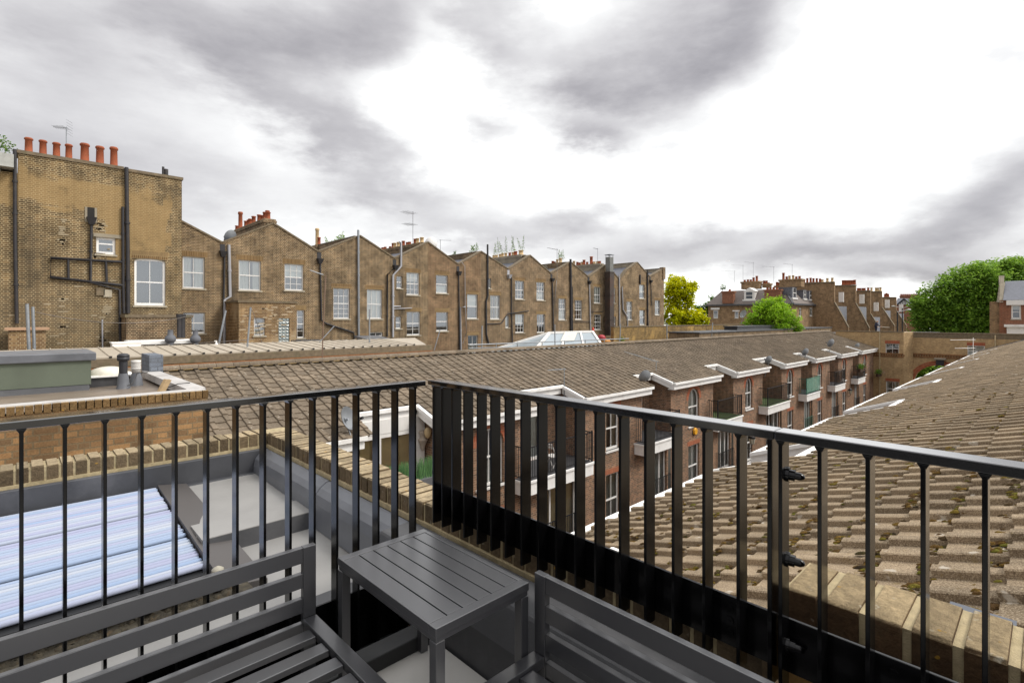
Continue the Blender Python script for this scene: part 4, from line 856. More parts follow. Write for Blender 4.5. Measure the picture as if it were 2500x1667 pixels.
# roof aerials
def aerial(label, base, h, ang, length=.9, n=9, tilt=0, two=False, grid=False, mt=None, ew=.32):
    t = thing('tv_aerial', label, 'aerial', (0, 0, 0), 'television aerials'); ORG[t.name] = Vector((0, 0, 0)); rr = .012
    b = MB(); b.tube([(0, 0, 0), (0, 0, h)], .018, 6); b.build('mast', mt or galv, t)
    b = MB()
    for zz, L_ in ((h * .93, length), (h * .62, length * .8)) if two else ((h * .96, length),):
        b.tube([(-.1 * L_, 0, zz), (L_, 0, zz + tilt)], rr, 5)
        for k in range(n): x = L_ * (k + .3) / n; b.tube([(x, -ew * (.5 - .02 * k), zz + tilt * x / L_), (x, ew * (.5 - .02 * k), zz + tilt * x / L_)], rr * .6, 4)
        if grid:
            for k in range(6): b.tube([(-.12, -.25, zz - .3 + .12 * k), (-.12, .25, zz - .3 + .12 * k)], rr * .5, 4)
    b.build('elements', mt or galv, t); t.location = base; t.rotation_euler = (0, 0, R(ang)); return t
rusty = plain('old_galvanised', srgb(120, 120, 122), .6, .3, var=.2)
aerial('tv aerial standing on the near part of the tiled mews roof above the balconies', P(1000 + 1315 / 3.484, 970, Y=13.2), 1.15, 170, .8, 8, two=False)
aerial('yagi aerial on the mews roof by the first satellite dish', P(1602, 905, Y=13.2), .45, 165, 2.0, 14, .55)
aerial('long comb shaped aerial above the near roof by the arch', P(2376, 890, X=44), 1.7, 150, 1.9, 16, 0, True, mt=white_old)
# planting on far balconies
def leaves(mb, c, rad, n, size, squash=1., seed=0):
    rnd = random.Random(seed)
    for _ in range(n):
        v = Vector((rnd.gauss(0, 1), rnd.gauss(0, 1), rnd.gauss(0, 1))); v = v.normalized() * rad * rnd.random() ** .45; v.z *= squash
        p = Vector(c) + v; a = Vector((rnd.gauss(0, 1), rnd.gauss(0, 1), rnd.gauss(0, .6))).normalized() * size; d = a.cross(Vector((rnd.gauss(0, 1), rnd.gauss(0, 1), rnd.gauss(0, 1)))).normalized() * size * .6
        mb.face([p - a, p + d, p + a, p - d], 0, rnd.random())
def leafmat(name, c0, c1, c2=None):
    m = Mat(name); c = m.ramp(m.rnd(), [(0, c0), (.6, c1), (1, c2 or c1)]); c = m.mix(1., c, m.ramp(m.noise(m.obj(), .9, 3), [(.3, g3(.72)), (.7, g3(1.25))]), 'MULTIPLY')
    m.out(c, .6, spec=.3); t_ = m.t; tr_ = m.n('ShaderNodeBsdfTranslucent', {'Color': c}); mx_ = m.n('ShaderNodeMixShader', {0: .45})
    t_.links.new(m.b.outputs[0], mx_.inputs[1]); t_.links.new(tr_.outputs[0], mx_.inputs[2]); t_.links.new(mx_.outputs[0], t_.nodes['Material Output'].inputs[0]); return m.m
leaf_g = leafmat('leaf_green', srgb(60, 92, 30), srgb(104, 142, 44), srgb(140, 170, 60)); leaf_d = leafmat('leaf_dark', srgb(86, 120, 38), srgb(136, 172, 60), srgb(172, 202, 84))
leaf_y = leafmat('leaf_golden', srgb(176, 186, 8), srgb(218, 216, 14), srgb(240, 232, 40)); leaf_l = leafmat('leaf_lime', srgb(110, 152, 30), srgb(158, 196, 44), srgb(196, 222, 70))
flower_m = leafmat('flowers', srgb(120, 70, 120), srgb(206, 190, 200), srgb(226, 120, 90))
def potplant(label, loc, w, leafm, seed, fl=False):
    t = thing('planted_box', label, 'plant', loc); x, y, z = loc
    b = MB(); b.box(x - w / 2, x + w / 2, y - .12, y + .12, z - .28, z); b.build('box', plain('dark_timber', srgb(70, 54, 40), .9), t)
    b = MB()
    for k in range(5): leaves(b, (x - w / 2 + w * (k + .5) / 5, y, z + .15), .26, 90, .05, 1.1, seed + k)
    b.build('foliage', leafm, t, uvs=False)
    if fl: b = MB(); leaves(b, (x, y - .1, z + .15), .42 * w, 60, .035, .5, seed + 9); b.build('flowers', flower_m, t, uvs=False)
potplant('plants spilling over the second balcony from the far end', P(1450 + 2045 / 3.136, 800 + 310 / 3.136, Y=11.9), 1.5, leaf_g, 41, True)
potplant('flower box with white and purple blooms on the last balcony', P(1450 + 2180 / 3.136, 800 + 350 / 3.136, Y=11.9), 1.3, leaf_g, 51, True)
# ================= back terrace =================
random.seed(31)
YT = 30.0; FT = Plane2((0, YT, 0), (1, 0, 0), (0, -1, 0))
def T(x, y, Y=YT): q = P(x, y, Y=Y); return q.x, q.z
PEAK = [(667, 546), (879, 576.5), (1045, 592), (1174.5, 614.7), (1294, 624), (1393.5, 640), (1479.6, 647), (1556, 641), (1621, 655.6)]
VAL = [(542, 593), (777, 615), (963.6, 631.5), (1119, 646), (1241.5, 658), (1344.7, 668), (1436.5, 676.6), (1513, 683), (1586, 675.7)]
START = (436, 537)
# px windows: x0,y0,x1,y1,cols,rt,rb,back,arched
WIN = [[(446, 627, 500, 704, 2, 1, 1, 'curtain'), (447, 763, 501, 814, 2, 1, 1, None), (583, 636, 637, 709, 2, 1, 1, 'curtain')],
       [(695, 645, 741, 709, 3, 2, 2, 'shade'), (725, 757, 743.5, 825, 1, 2, 2, None), (814, 704, 854, 778, 3, 2, 3, None)],
       [(896, 707, 933, 778, 3, 1, 1, 'net'), (903, 811, 934.6, 821.5, 2, 1, 0, None), (968, 674, 982, 704, 1, 1, 1, None), (992.6, 665.6, 1024, 720, 3, 2, 2, 'shade'), (966, 773, 980, 802, 1, 1, 1, None), (993, 761, 1026, 818, 2, 1, 2, None)],
       [(1064.7, 672, 1093.7, 716, 1, 1, 1, 'half'), (1065, 762, 1094, 808, 1, 1, 1, None), (1066, 858, 1094, 885, 1, 1, 1, 'shade'), (1140.6, 718.5, 1166.7, 778, 1, 2, 1, 'shade'), (1142.6, 818.5, 1167, 862, 2, 1, 1, 'half')],
       [(1190, 679.5, 1198.7, 704, 1, 1, 0, 'beige'), (1197, 721, 1221, 779, 3, 1, 1, 'beige'), (1234, 771, 1243, 800, 1, 1, 0, 'net'), (1258, 685.6, 1280, 730.5, 3, 1, 2, None), (1258, 766.5, 1280, 812, 3, 2, 2, 'shade'), (1198, 852, 1221, 872, 2, 1, 0, None)],
       [(1310, 689, 1330, 733, 3, 2, 2, 'half'), (1311, 767, 1331, 812, 3, 1, 1, None), (1364, 729, 1381.6, 781, 3, 2, 2, 'half')],
       [(1403.6, 733, 1421, 780, 3, 3, 2, 'beige'), (1450, 700.5, 1466.7, 740, 3, 1, 2, 'net'), (1451, 767.5, 1467.5, 805, 3, 2, 2, 'beige')],
       [(1496, 703, 1502.5, 740, 2, 2, 2, None), (1496, 773, 1503.5, 807.6, 2, 1, 1, None), (1530, 736, 1543.6, 781, 3, 2, 2, 'beige'), (1531, 796, 1543.6, 836, 3, 2, 2, 'shade')],
       [(1561, 695, 1574, 729, 1, 1, 1, 'shade'), (1561.5, 757, 1574.6, 793, 1, 1, 1, 'shade'), (1599, 733, 1611.5, 769, 2, 1, 1, 'beige')]]
tl = ['gabled brick terrace house next to the tall chimneyed building, with curtained sash windows', 'gabled brick terrace house with the glass block strip and wide chimney stack',
      'gabled brick terrace house with the white bent waste pipe', 'gabled brick terrace house with a white window tilted open', 'gabled brick terrace house with wild plants growing on its stack',
      'gabled brick terrace house with twelve pane windows left of the black pipe', 'gabled brick terrace house between the black pipe and the tall steel flue', 'gabled brick terrace house with grey rendered party wall right of the steel flue', 'last gabled brick terrace house, next to the golden tree']
brk = [stock, stock, stock, stock_r, stock_b, stock_b, stock, stock, stock_b]
terr = []
prev = START
for i, pk in enumerate(PEAK):
    v = VAL[i]; t = thing('terrace_house', tl[i], 'house', (T(*v)[0], YT + 4, -4), 'back terrace of gabled brick houses'); terr.append(t)
    top = [T(*prev), T(*v), T(*pk)]
    if i == 7: top = [T(*prev), T(*v), T(1530, 660), T(*pk)]
    if i == 0: top[0] = (T(436, 537)[0], T(440, 538)[1])
    ops = []
    for w_ in WIN[i]:
        xm = (w_[0] + w_[2]) / 2; ops.append((T(w_[0], 700)[0], T(w_[2], 700)[0], T(xm, w_[3])[1], T(xm, w_[1])[1], 0))
    b = MB(); facade(b, FT, top, -11.2, ops, .12); b.build('wall', [brk[i], interior], t)
    for w_, o_ in zip(WIN[i], ops):
        window(t, FT, *o_[:4], cols=w_[4], rt=w_[5], rb=w_[6], back=w_[7])
        if (o_[3] - o_[2]) > 1.1:
            l = MB(); obox(l, FT, o_[0] - .12, o_[1] + .12, o_[3], o_[3] + .28, -.01, .004); l.build('lintel', lintel_s, t)
    # parapet coping following the V
    b = MB()
    for (ua, za), (ub, zb_) in zip(top, top[1:]):
        b.beam(FT.p(ua, za + .03, -.15), FT.p(ub, zb_ + .03, -.15), .40, .085)
    b.build('coping', coping_dark, t)
    # butterfly roof and party wall behind
    b = MB(); (xa, za), (xv, zv), (xp, zp) = T(*prev), T(*v), T(*pk)
    b.face([(xa, YT + .3, za - .35), (xv, YT + .3, zv - .3), (xv, YT + 8.5, zv - .2), (xa, YT + 8.5, za - .25)]); b.face([(xv, YT + .3, zv - .3), (xp, YT + .3, zp - .35), (xp, YT + 8.5, zp - .25), (xv, YT + 8.5, zv - .2)])
    b.face([(xa, YT + 8.5, -8), (xp, YT + 8.5, -8), (xp, YT + 8.5, zp - .3), (xv, YT + 8.5, zv - .2), (xa, YT + 8.5, za - .3)])
    b.build('roof', slate, t)
    b = MB(); b.box(xp - .17, xp + .17, YT + .35, YT + 8.6, -8, zp - .03); b.build('party_wall', cement if i >= 5 else stock_b, t)
    b = MB(); b.box(xp - .2, xp + .2, YT + .36, YT + 8.62, zp - .03, zp + .05); b.build('party_coping', coping_dark, t)
    prev = pk
b = MB(); xe, ze = T(*PEAK[-1]); b.face([(xe, YT, -11), (xe, YT + 8.6, -11), (xe, YT + 8.6, ze), (xe, YT, ze)]); b.box(xe - .35, xe + .12, YT - .12, YT + .35, ze - 1.2, ze + .12); b.build('end_wall', stock_b, terr[-1])
def pot(mb_o, x, y, z0, z1, r=.14, mi=0, style=0):
    h = z1 - z0; pr = [(r * 1.0, -.03), (r * 1.0, .08 * h), (r * .86, .1 * h), (r * .78, .86 * h), (r * .98, .88 * h), (r * .98, .95 * h), (r * .8, h), (r * .66, h), (r * .6, h * .8)]
    mb_o.lathe((x, y, z0), pr, 12, mi)
def stack(parent, Xp, y0, y1, z0, zt, pots, mat=None, w=.62, caps=True):
    b = MB(); b.box(Xp - w / 2, Xp + w / 2, y0, y1, z0, zt - .22); b.box(Xp - w / 2 - .05, Xp + w / 2 + .05, y0 - .05, y1 + .05, zt - .22, zt - .08); b.box(Xp - w / 2 - .01, Xp + w / 2 + .01, y0 - .01, y1 + .01, zt - .08, zt)
    ch = b.build('chimney', mat or stock_b, parent)
    for (yy, hh, r, k) in pots:
        q = MB(); pot(q, Xp + random.uniform(-.05, .05), yy, zt, zt + hh, r); q.build('chimney_pot', (terra, buffpot)[k], ch)
def pxstack(i, plist, mat=None, zt=None):
    """pots given as photograph x, top y, base y, radius, kind on the party wall plane of peak i"""
    Xp = T(*PEAK[i])[0]; L_ = []
    for (x, yt, yb_, r, k) in plist:
        q = P(x, yb_, X=Xp); q2 = P(x, yt, X=Xp); L_.append((min(q.y, YT + 13), q2.z - q.z, r, k, q.z))
    zt = zt if zt is not None else sum(l[4] for l in L_) / len(L_)
    y0, y1 = min(l[0] for l in L_) - .3, max(l[0] for l in L_) + .3
    stack(terr[i], Xp, max(y0, YT + .5), y1, T(*PEAK[i])[1] - 1, zt, [(max(l[0], YT + .8), l[1], l[2], l[3]) for l in L_], mat)
pxstack(0, [(586, 518, 563, .15, 0), (579, 549, 563, .12, 0), (599, 541, 559, .13, 0), (606, 538, 556, .13, 0), (612, 536, 554, .13, 0), (620.5, 520, 541, .14, 0), (631, 522, 543, .14, 0), (638, 525, 542, .12, 0), (645, 518, 540, .13, 0), (652, 517, 540, .13, 0), (657, 523, 541, .14, 0)])
pxstack(1, [(774, 557, 600, .15, 1), (779, 580, 600, .13, 0)])
pxstack(2, [(934, 605, 612, .13, 0), (941, 604, 611, .13, 0), (952, 604, 610, .12, 0), (958.6, 595, 608, .14, 0), (965, 595, 607, .15, 1), (972, 593, 606, .15, 1), (986, 588, 601, .14, 0), (993, 591, 600, .13, 0), (1001, 590, 598, .14, 0), (1014, 580, 593, .14, 0), (1020.5, 579, 592, .14, 1), (1029, 577, 591, .16, 1)])
pxstack(4, [(1206, 624, 631, .16, 1), (1213, 623, 630, .15, 1), (1221, 621, 629, .15, 1), (1228, 619, 628, .15, 1), (1236, 618, 627, .15, 1), (1244, 616, 625, .14, 0), (1252, 615, 624, .16, 1), (1259.5, 614, 624, .18, 0), (1272, 611, 622, .24, 1)], cement)
pxstack(5, [(1349, 638, 646, .15, 0), (1354, 640, 646, .14, 0), (1360, 633, 644, .14, 1), (1369, 629, 642, .17, 1)])
pxstack(6, [(1402, 634, 646, .16, 1), (1409, 638, 647, .15, 0), (1415, 640, 647, .14, 0), (1421, 638, 646, .14, 1), (1426, 634.5, 647, .17, 0), (1433, 640, 647, .15, 0), (1443.5, 625, 644, .18, 0), (1450, 640, 646, .17, 1), (1459, 641, 647, .2, 1), (1464, 641, 647, .18, 0)], cement)
pxstack(7, [(1473, 641, 645, .01, 1)], cement, zt=T(*PEAK[7])[1] - .3)
# pipes
def pipe(parent, pts, r, mat, Y=YT, name='drainpipe', off=.09, brackets=True):
    """pts photograph pixels on the facade"""
    b = MB(); L_ = []
    for x, y in pts: u, z = T(x, y, Y); L_.append((u, Y - off, z))
    b.tube(L_, r, 8)
    if brackets:
        for (p0, p1) in zip(L_, L_[1:]):
            h = abs(p0[2] - p1[2])
            for k in range(1, int(h / 1.7) + 1):
                f = k / (int(h / 1.7) + 1); q = Vector(p0).lerp(Vector(p1), f); b.tube([q + Vector((0, 0, -.04)), q + Vector((0, 0, .04))], r * 1.4, 8)
    return b.build(name, mat, parent)
def hopper(parent, x, y, mat, Y=YT):
    u, z = T(x, y, Y); b = MB(); b.hexa([(u - .09, Y - .2, z - .3), (u + .09, Y - .2, z - .3), (u + .09, Y - .01, z - .3), (u - .09, Y - .01, z - .3), (u - .17, Y - .3, z), (u + .17, Y - .3, z), (u + .17, Y - .01, z), (u - .17, Y - .01, z)]); b.box(u - .12, u + .12, Y - .02, Y + .003, z, z + .38); b.build('rainwater_head', mat, parent)
pipe(terr[0], [(547, 625), (545, 725), (545, 850)], .05, black_pipe); hopper(terr[0], 543, 614, black_pipe)
pipe(terr[0], [(557.6, 598), (561, 724), (547, 732), (546, 848)], .075, grey_pipe)
pipe(terr[1], [(780, 638), (783, 782), (795, 790), (862, 812), (864, 836)], .055, black_pipe); hopper(terr[1], 779, 632, black_pipe)
pipe(terr[1], [(873, 562), (874, 836)], .07, galv)
pipe(terr[2], [(963, 653), (944, 671), (943.6, 822)], .05, black_pipe); hopper(terr[2], 963, 648, black_pipe)
pipe(terr[2], [(973, 592), (977, 592), (977.5, 650), (958, 672), (957.5, 823)], .075, grey_pipe); pipe(terr[2], [(958, 748), (976, 748)], .045, grey_pipe, brackets=False); pipe(terr[2], [(960, 754), (1004, 752)], .03, grey_pipe, brackets=False)
pipe(terr[3], [(1118, 670), (1119, 745), (1121, 862)], .05, black_pipe); hopper(terr[3], 1118, 663, black_pipe); pipe(terr[3], [(1134, 749), (1122, 750), (1124, 862)], .05, grey_pipe); pipe(terr[3], [(1125, 640), (1133, 650), (1134, 745), (1137, 815), (1128, 838)], .018, grey_pipe, brackets=False)
pipe(terr[4], [(1188.5, 597), (1189, 723), (1185, 735), (1185.5, 815), (1191, 838)], .07, black_pipe)
pipe(terr[4], [(1247, 678), (1247, 755), (1249, 837)], .05, black_pipe); hopper(terr[4], 1241, 671, grey_pipe); pipe(terr[4], [(1188, 791), (1222, 789), (1238, 766), (1289, 759)], .04, black_pipe, brackets=False)
pipe(terr[5], [(1346.5, 690), (1348, 745), (1349.5, 815)], .06, black_pipe); hopper(terr[5], 1346, 680, black_pipe); pipe(terr[5], [(1357, 684), (1352, 740), (1349, 747)], .022, grey_pipe, brackets=False)
pipe(terr[5], [(1391, 633), (1392, 716), (1392.5, 811)], .10, black_pipe); pipe(terr[6], [(1395, 700), (1396, 811)], .05, black_pipe)
pipe(terr[6], [(1437, 690), (1438, 725), (1440, 812)], .06, grey_pipe); hopper(terr[6], 1436.5, 686, black_pipe); pipe(terr[6], [(1396, 785), (1440, 785)], .03, black_pipe, brackets=False); pipe(terr[6], [(1441, 761), (1471, 761)], .025, black_pipe, brackets=False)
pipe(terr[7], [(1510, 671), (1511, 822)], .07, grey_pipe); pipe(terr[7], [(1517, 700), (1519, 755), (1530, 774), (1531, 832)], .06, grey_pipe); pipe(terr[7], [(1561, 671), (1561, 694)], .08, black_pipe, brackets=False)
pipe(terr[8], [(1579, 660), (1580, 822)], .08, black_pipe); pipe(terr[8], [(1587, 690), (1589, 746)], .045, black_pipe); hopper(terr[8], 1587, 684, black_pipe)
# tall steel flue
t = thing('kitchen_flue', 'tall square steel flue with rain cap rising against the terrace', 'flue', (T(1489, 700)[0], YT - .5, 0)); u, z = T(1489, 625, YT - .6)
b = MB(); x0 = u - .33; b.box(x0, x0 + .66, YT - .85, YT - .25, T(1489, 808)[1] - .4, T(1489, 667)[1])
for y in (667, 722, 780): zz = T(1489, y)[1]; b.box(x0 - .04, x0 + .70, YT - .89, YT - .21, zz - .04, zz + .04)
b.build('duct', plain('rusty_dark_duct', srgb(72, 62, 56), .6, .3, var=.3, scale=2, dirt=(srgb(104, 66, 46), .7)), t)
b = MB(); b.box(x0 + .04, x0 + .62, YT - .81, YT - .29, T(1489, 667)[1] + .04, T(1489, 631)[1]); b.build('upper_duct', plain('dull_steel', srgb(116, 116, 112), .5, .5, var=.25, scale=3), t)
b = MB(); b.box(x0 - .02, x0 + .68, YT - .87, YT - .23, T(1489, 625.5)[1] - .02, T(1489, 625.5)[1] + .03)
for dx, dy in ((0.06, -.8), (.56, -.8), (.06, -.34), (.56, -.34)): b.box(x0 + dx, x0 + dx + .04, YT + dy, YT + dy + .04, T(1489, 631)[1], T(1489, 625)[1])
b.build('rain_cap', galv, t)
# rear extension with the glass block strip
t = thing('rear_extension', 'flat roofed brick extension with glass block strip and small white window', 'extension', (9.4, 28.8, -2)); YX = 27.7; FX_ = Plane2((0, YX, 0), (1, 0, 0), (0, -1, 0))
xa, zt = T(583, 738, YX); xb = T(723, 760, YX)[0]
ow = (T(620, 800, YX)[0], T(647, 800, YX)[0], T(633, 819, YX)[1], T(633, 776, YX)[1], 0); og = (T(680, 800, YX)[0], T(707, 800, YX)[0], T(693, 846, YX)[1], T(693, 777, YX)[1], 0)
b = MB(); facade(b, FX_, [(xa, zt), (xb, zt)], -8, [ow, og], .12); b.face([(xa, YX, -8), (xa, YT - .01, -8), (xa, YT - .01, zt), (xa, YX, zt)]); b.face([(xb, YX, -8), (xb, YT - .01, -8), (xb, YT - .01, zt), (xb, YX, zt)]); b.build('wall', [patch_b, interior], t)
b = MB(); b.box(xa - .06, xb + .05, YX - .06, YT - .02, zt, zt + .1); b.build('roof_edge', coping_dark, t)
window(t, FX_, *ow[:4], cols=1, rt=1, rb=1, mid=.62, back='half'); 
b = MB(); nx_, nz_ = 3, 9
for i_ in range(nx_):
    for j_ in range(nz_):
        u0 = og[0] + (og[1] - og[0]) * i_ / nx_; u1 = og[0] + (og[1] - og[0]) * (i_ + 1) / nx_; z0 = og[2] + (og[3] - og[2]) * j_ / nz_; z1 = og[2] + (og[3] - og[2]) * (j_ + 1) / nz_
        c_ = FX_.p((u0 + u1) / 2, (z0 + z1) / 2, -.02); ring = [FX_.p(u0 + .012, z0 + .012, -.05), FX_.p(u1 - .012, z0 + .012, -.05), FX_.p(u1 - .012, z1 - .012, -.05), FX_.p(u0 + .012, z1 - .012, -.05)]
        for k in range(4): b.face([ring[k], ring[(k + 1) % 4], c_])
        b.face([FX_.p(u0, z0, -.06), FX_.p(u1, z0, -.06), FX_.p(u1, z1, -.06), FX_.p(u0, z1, -.06)], 1)
b.build('glass_block_panel', [plain('glass_block', srgb(136, 148, 148), .15), plain('block_mortar', srgb(190, 186, 176), .8)], t)
# ================= tall building on the left =================
YB = 28.0; FB2 = Plane2((0, YB, 0), (1, 0, 0), (0, -1, 0))
TB = lambda x, y: T(x, y, YB)
t = thing('tall_brick_building', 'tall yellow and brown brick building with a row of terracotta chimney pots at the left', 'building', (0, YB + 4, -3)); big = t
xr, zr_ = TB(444, 440); xc1, zc1 = TB(298, 412); xc0 = TB(40, 400)[0]; zst = TB(170, 388)[1]
zst = TB(50, 369)[1]; xm = TB(298, 414)[0]
om = [(328, 632, 404, 746, 2, 1, 1, None, .12), (235, 580, 282, 621, 1, 1, 0, None, 0)]
ops = []
for w_ in om: xm_ = (w_[0] + w_[2]) / 2; ops.append((TB(w_[0], 700)[0], TB(w_[2], 700)[0], TB(xm_, w_[3])[1], TB(xm_, w_[1])[1], w_[8]))
b = MB(); xl = TB(44, 400)[0]
facade(b, FB2, [(xl, zr_), (xr, zr_)], -11, ops, .12); b.face([(xr, YB, -11), (xr, YB + 8, -11), (xr, YB + 8, zr_), (xr, YB, zr_)]); b.face([(xl, YB, -11), (xl, YB + 8, -11), (xl, YB + 8, zr_), (xl, YB, zr_)])
zk = TB(250, 404)[1]; b.box(xl, xm, YB - .003, YB + .9, zr_ - .3, zk - .05); b.build('wall', [tall_b, interior], t)
b = MB(); b.box(xl - .04, xm + .06, YB - .06, YB + .96, zk - .05, zk + .08); b.build('coping', coping_dark, t); b = MB(); b.box(xm + .07, xr + .05, YB - .05, YB + .5, zr_, zr_ + .12); b.build('coping', coping_dark, t)
window(t, FB2, *ops[0][:4], cols=2, rt=1, rb=1, ar=.12, back=None, mid=.5, fw=.09, fm=white_old); window(t, FB2, *ops[1][:4], cols=1, rt=1, rb=1, mid=.62, back=None, fw=.09, fm=white_old)
l = MB(); obox(l, FB2, ops[0][0] - .1, ops[0][1] + .1, ops[0][3], ops[0][3] + .32, -.01, .004); l.build('lintel', lintel_s, t)
b = MB(); u0, z0 = TB(228, 573); u1, z1 = TB(298, 577); obox(b, FB2, u0, u1, z0 - .08, z0 + .07, -.01, .05); b.build('stone_lintel', cement, t)
b = MB(); b.box(xl, xm, YB + .1, YB + .8, zk + .0, zk + .0 + .02)
b = MB(); yy = YB + .45
for (x, yt, yb_, r) in ((70, 337, 372, .145), (105, 343, 378, .14), (138, 349, 383, .14), (168, 353, 385, .135), (207, 351, 390, .175), (244, 358, 397, .165), (278, 360, 403, .16)):
    q = P(x, yb_, Y=yy); zt_ = P(x, yt, Y=yy).z; pb = MB(); pot(pb, q.x, yy, zk + .06, zt_, r); pb.build('chimney_pot', terra, t)
def bp(pts, r, mat=None, name='drainpipe'): return pipe(t, pts, r, mat or black_pipe, YB, name)
bp([(308, 410), (309, 490), (311, 600), (312, 765)], .075); bp([(299, 506), (300, 700), (302, 765)], .055); bp([(223, 538), (220, 690), (291, 708), (292, 800), (294, 845)], .05)
bp([(36, 366), (37, 600), (41, 790)], .06)
bp([(298, 640), (124, 630), (123, 677), (300, 697)], .055); bp([(166, 633), (167, 680)], .04); bp([(258, 638), (260, 690)], .045)
bp([(250, 870), (249, 780)], .03, grey_pipe)
hopper(t, 223, 532, black_pipe, YB)
b = MB(); u, z = TB(222, 523); obox(b, FB2, u - .2, u + .2, z - .35, z + .28, .0, .03); b.build('scar', cement, t)
b = MB(); obox(b, FB2, u - .12, u + .12, z - .22, z + .28, .031, .034); b.build('opening', interior, t)
for x, y in ((245, 712), (263, 716)):
    u, z = TB(x, y); b = MB(); obox(b, FB2, u - .14, u + .14, z - .16, z + .16, -.01, .06); b.build('vent', coping_dark if x < 250 else sill_m, t)
for x in (404, 411): q = TB(x, 428); p_ = MB(); p_.tube([(q[0], YB + .5, q[1] - .3), (q[0], YB + .5, TB(x, 402 if x < 408 else 408)[1])], .05 if x < 408 else .09, 10); p_.build('vent_pipe', black_pipe, t)
aerial('grid aerial behind the terracotta pots of the tall brick building', P(162, 372, Y=YB + 3), 1.15, 150, .5, 8, two=False, grid=True, ew=.6)
# white cornice building at the far left edge
t = thing('corniced_building', 'pale stone corner with moulded cornice at the far left edge', 'building', (-9, YB, 0))
xl2 = TB(40, 400)[0]; b = MB(); zc = TB(20, 382)[1]
b.box(-14, xl - .01, YB + .02, YB + 6, -11, zc - .6); b.build('wall', tall_b, t)
b = MB(); b.box(-14, xl - .12, YB - .5, YB + 2, zc - .5, zc); 
for k in range(4): b.box(-14, xl - .5 - k * .18, YB - .35 + k * .1, YB + 2, zc - .52 - .22 * (k + 1), zc - .52 - .22 * k)
b.build('cornice', plain('grey_stone', srgb(176, 176, 170), .9, var=.15, dirt=(srgb(120, 120, 112), .6)), t)
t = thing('wild_shrub', 'green shrub growing on top of the far left cornice', 'shrub', (-8, YB, zc)); b = MB()
for k, (x, y) in enumerate(((10, 340), (0, 330), (25, 352), (5, 356))): leaves(b, P(x - 6, y + 8, Y=YB + .4), .33, 70, .045, .6, 60 + k)
b.build('foliage', leaf_g, t, uvs=False)
# low walls at the foot of the tall building
t = thing('low_brick_wall', 'low brick wall with stone slab top at the foot of the tall building', 'wall', (-3, 25, -2)); b = MB()
u0 = P(20, 808, Y=26.4).x; u1 = P(112, 808, Y=26.4).x; zt = P(70, 806, Y=26.4).z; b.box(u0, u1, 26.4, 27.8, -5, zt); b.build('wall', patch_b, t); b = MB(); b.box(u0 - .1, u1 + .1, 26.3, 27.8, zt, zt + .09); b.build('slab', plain('terracotta_slab', srgb(186, 150, 120), .9), t)
t = thing('low_brick_wall', 'low brick outhouse wall under the arched sash window of the tall building', 'wall', (5, 26, -2)); b = MB(); u0 = P(308, 780, Y=26.6).x; u1 = P(468, 780, Y=26.6).x; zt = P(400, 775, Y=26.6).z
b.box(u0, u1, 26.6, 27.95, -6, zt); b.build('wall', stock_b, t); b = MB(); b.box(u0 - .05, u1 + .05, 26.55, 27.95, zt, zt + .12); b.build('coping', coping_dark, t)

# pale scars, drips and repointed bricks on the two patched walls
def scars(par, Y, rects, mat, name='repair_patch'):
    b = MB(); rnd = random.Random(19)
    for (x0, y0, x1, y1, n) in rects:
        for _ in range(n):
            x = rnd.uniform(x0, x1); y = rnd.uniform(y0, y1); u, z = T(x, y, Y); z = round(z / .075) * .075 + .006; w = rnd.choice((.1, .2, .2, .31)); h = .062
            p_ = [(u - w / 2, z), (u + w / 2 * rnd.uniform(.8, 1), z + rnd.uniform(0, .01)), (u + w / 2, z + h), (u - w / 2 * rnd.uniform(.8, 1), z + h * rnd.uniform(.85, 1))]
            b.face([(a, Y - .004, c) for a, c in p_])
    b.build(name, mat, par)['kind'] = 'stuff'
scars(big, YB, [(150, 540, 156, 612, 12), (232, 548, 256, 572, 12), (228, 620, 250, 634, 7), (258, 745, 266, 770, 7), (244, 830, 262, 838, 5), (150, 715, 156, 840, 8), (340, 770, 378, 776, 3), (20, 700, 300, 860, 14), (60, 560, 290, 700, 7)], plain('pale_repair', srgb(160, 146, 120), .95, var=.2))
ex_ = [o for o in bpy.data.objects if o.name == 'rear_extension'][0]
scars(ex_, YX, [(590, 750, 716, 840, 46)], plain('white_reclaimed_brick', srgb(184, 166, 138), .95, var=.2))
# ================= sheet metal roof between mews and terrace =================
random.seed(77)
t = thing('metal_roofed_building', 'low building with pale ribbed metal roof and dark brick parapet in front of the terrace', 'building', (7, 22, -3))
xe = P(1050, 850, Y=20).x; xb = P(1018, 846, Y=23).x
zf = lambda y: -1.20 + (y - 20) * .055
sh = plain('pale_sheet_metal', srgb(176, 165, 148), .6, .1, var=.1, scale=2, dirt=(srgb(160, 146, 128), .5))
b = MB(); b.hexa([(-6, 20.05, zf(20.05) - .05), (xe - .2, 20.05, zf(20.05) - .05), (xb, 23.2, zf(23.2) - .05), (-6, 23.2, zf(23.2) - .05), (-6, 20.05, zf(20.05)), (xe - .2, 20.05, zf(20.05)), (xb, 23.2, zf(23.2)), (-6, 23.2, zf(23.2))])
x = -5.8
while x < xe - .6:
    x2 = min(x, xb - .2); b.hexa([(x - .03, 19.98, zf(20) - .01), (x + .03, 19.98, zf(20) - .01), (x2 + .03, 23.2, zf(23.2) - .01), (x2 - .03, 23.2, zf(23.2) - .01), (x - .012, 19.98, zf(20) + .03), (x + .012, 19.98, zf(20) + .03), (x2 + .012, 23.2, zf(23.2) + .03), (x2 - .012, 23.2, zf(23.2) + .03)])
    x += .42
b.build('roof', sh, t)
b = MB(); x = -5.8
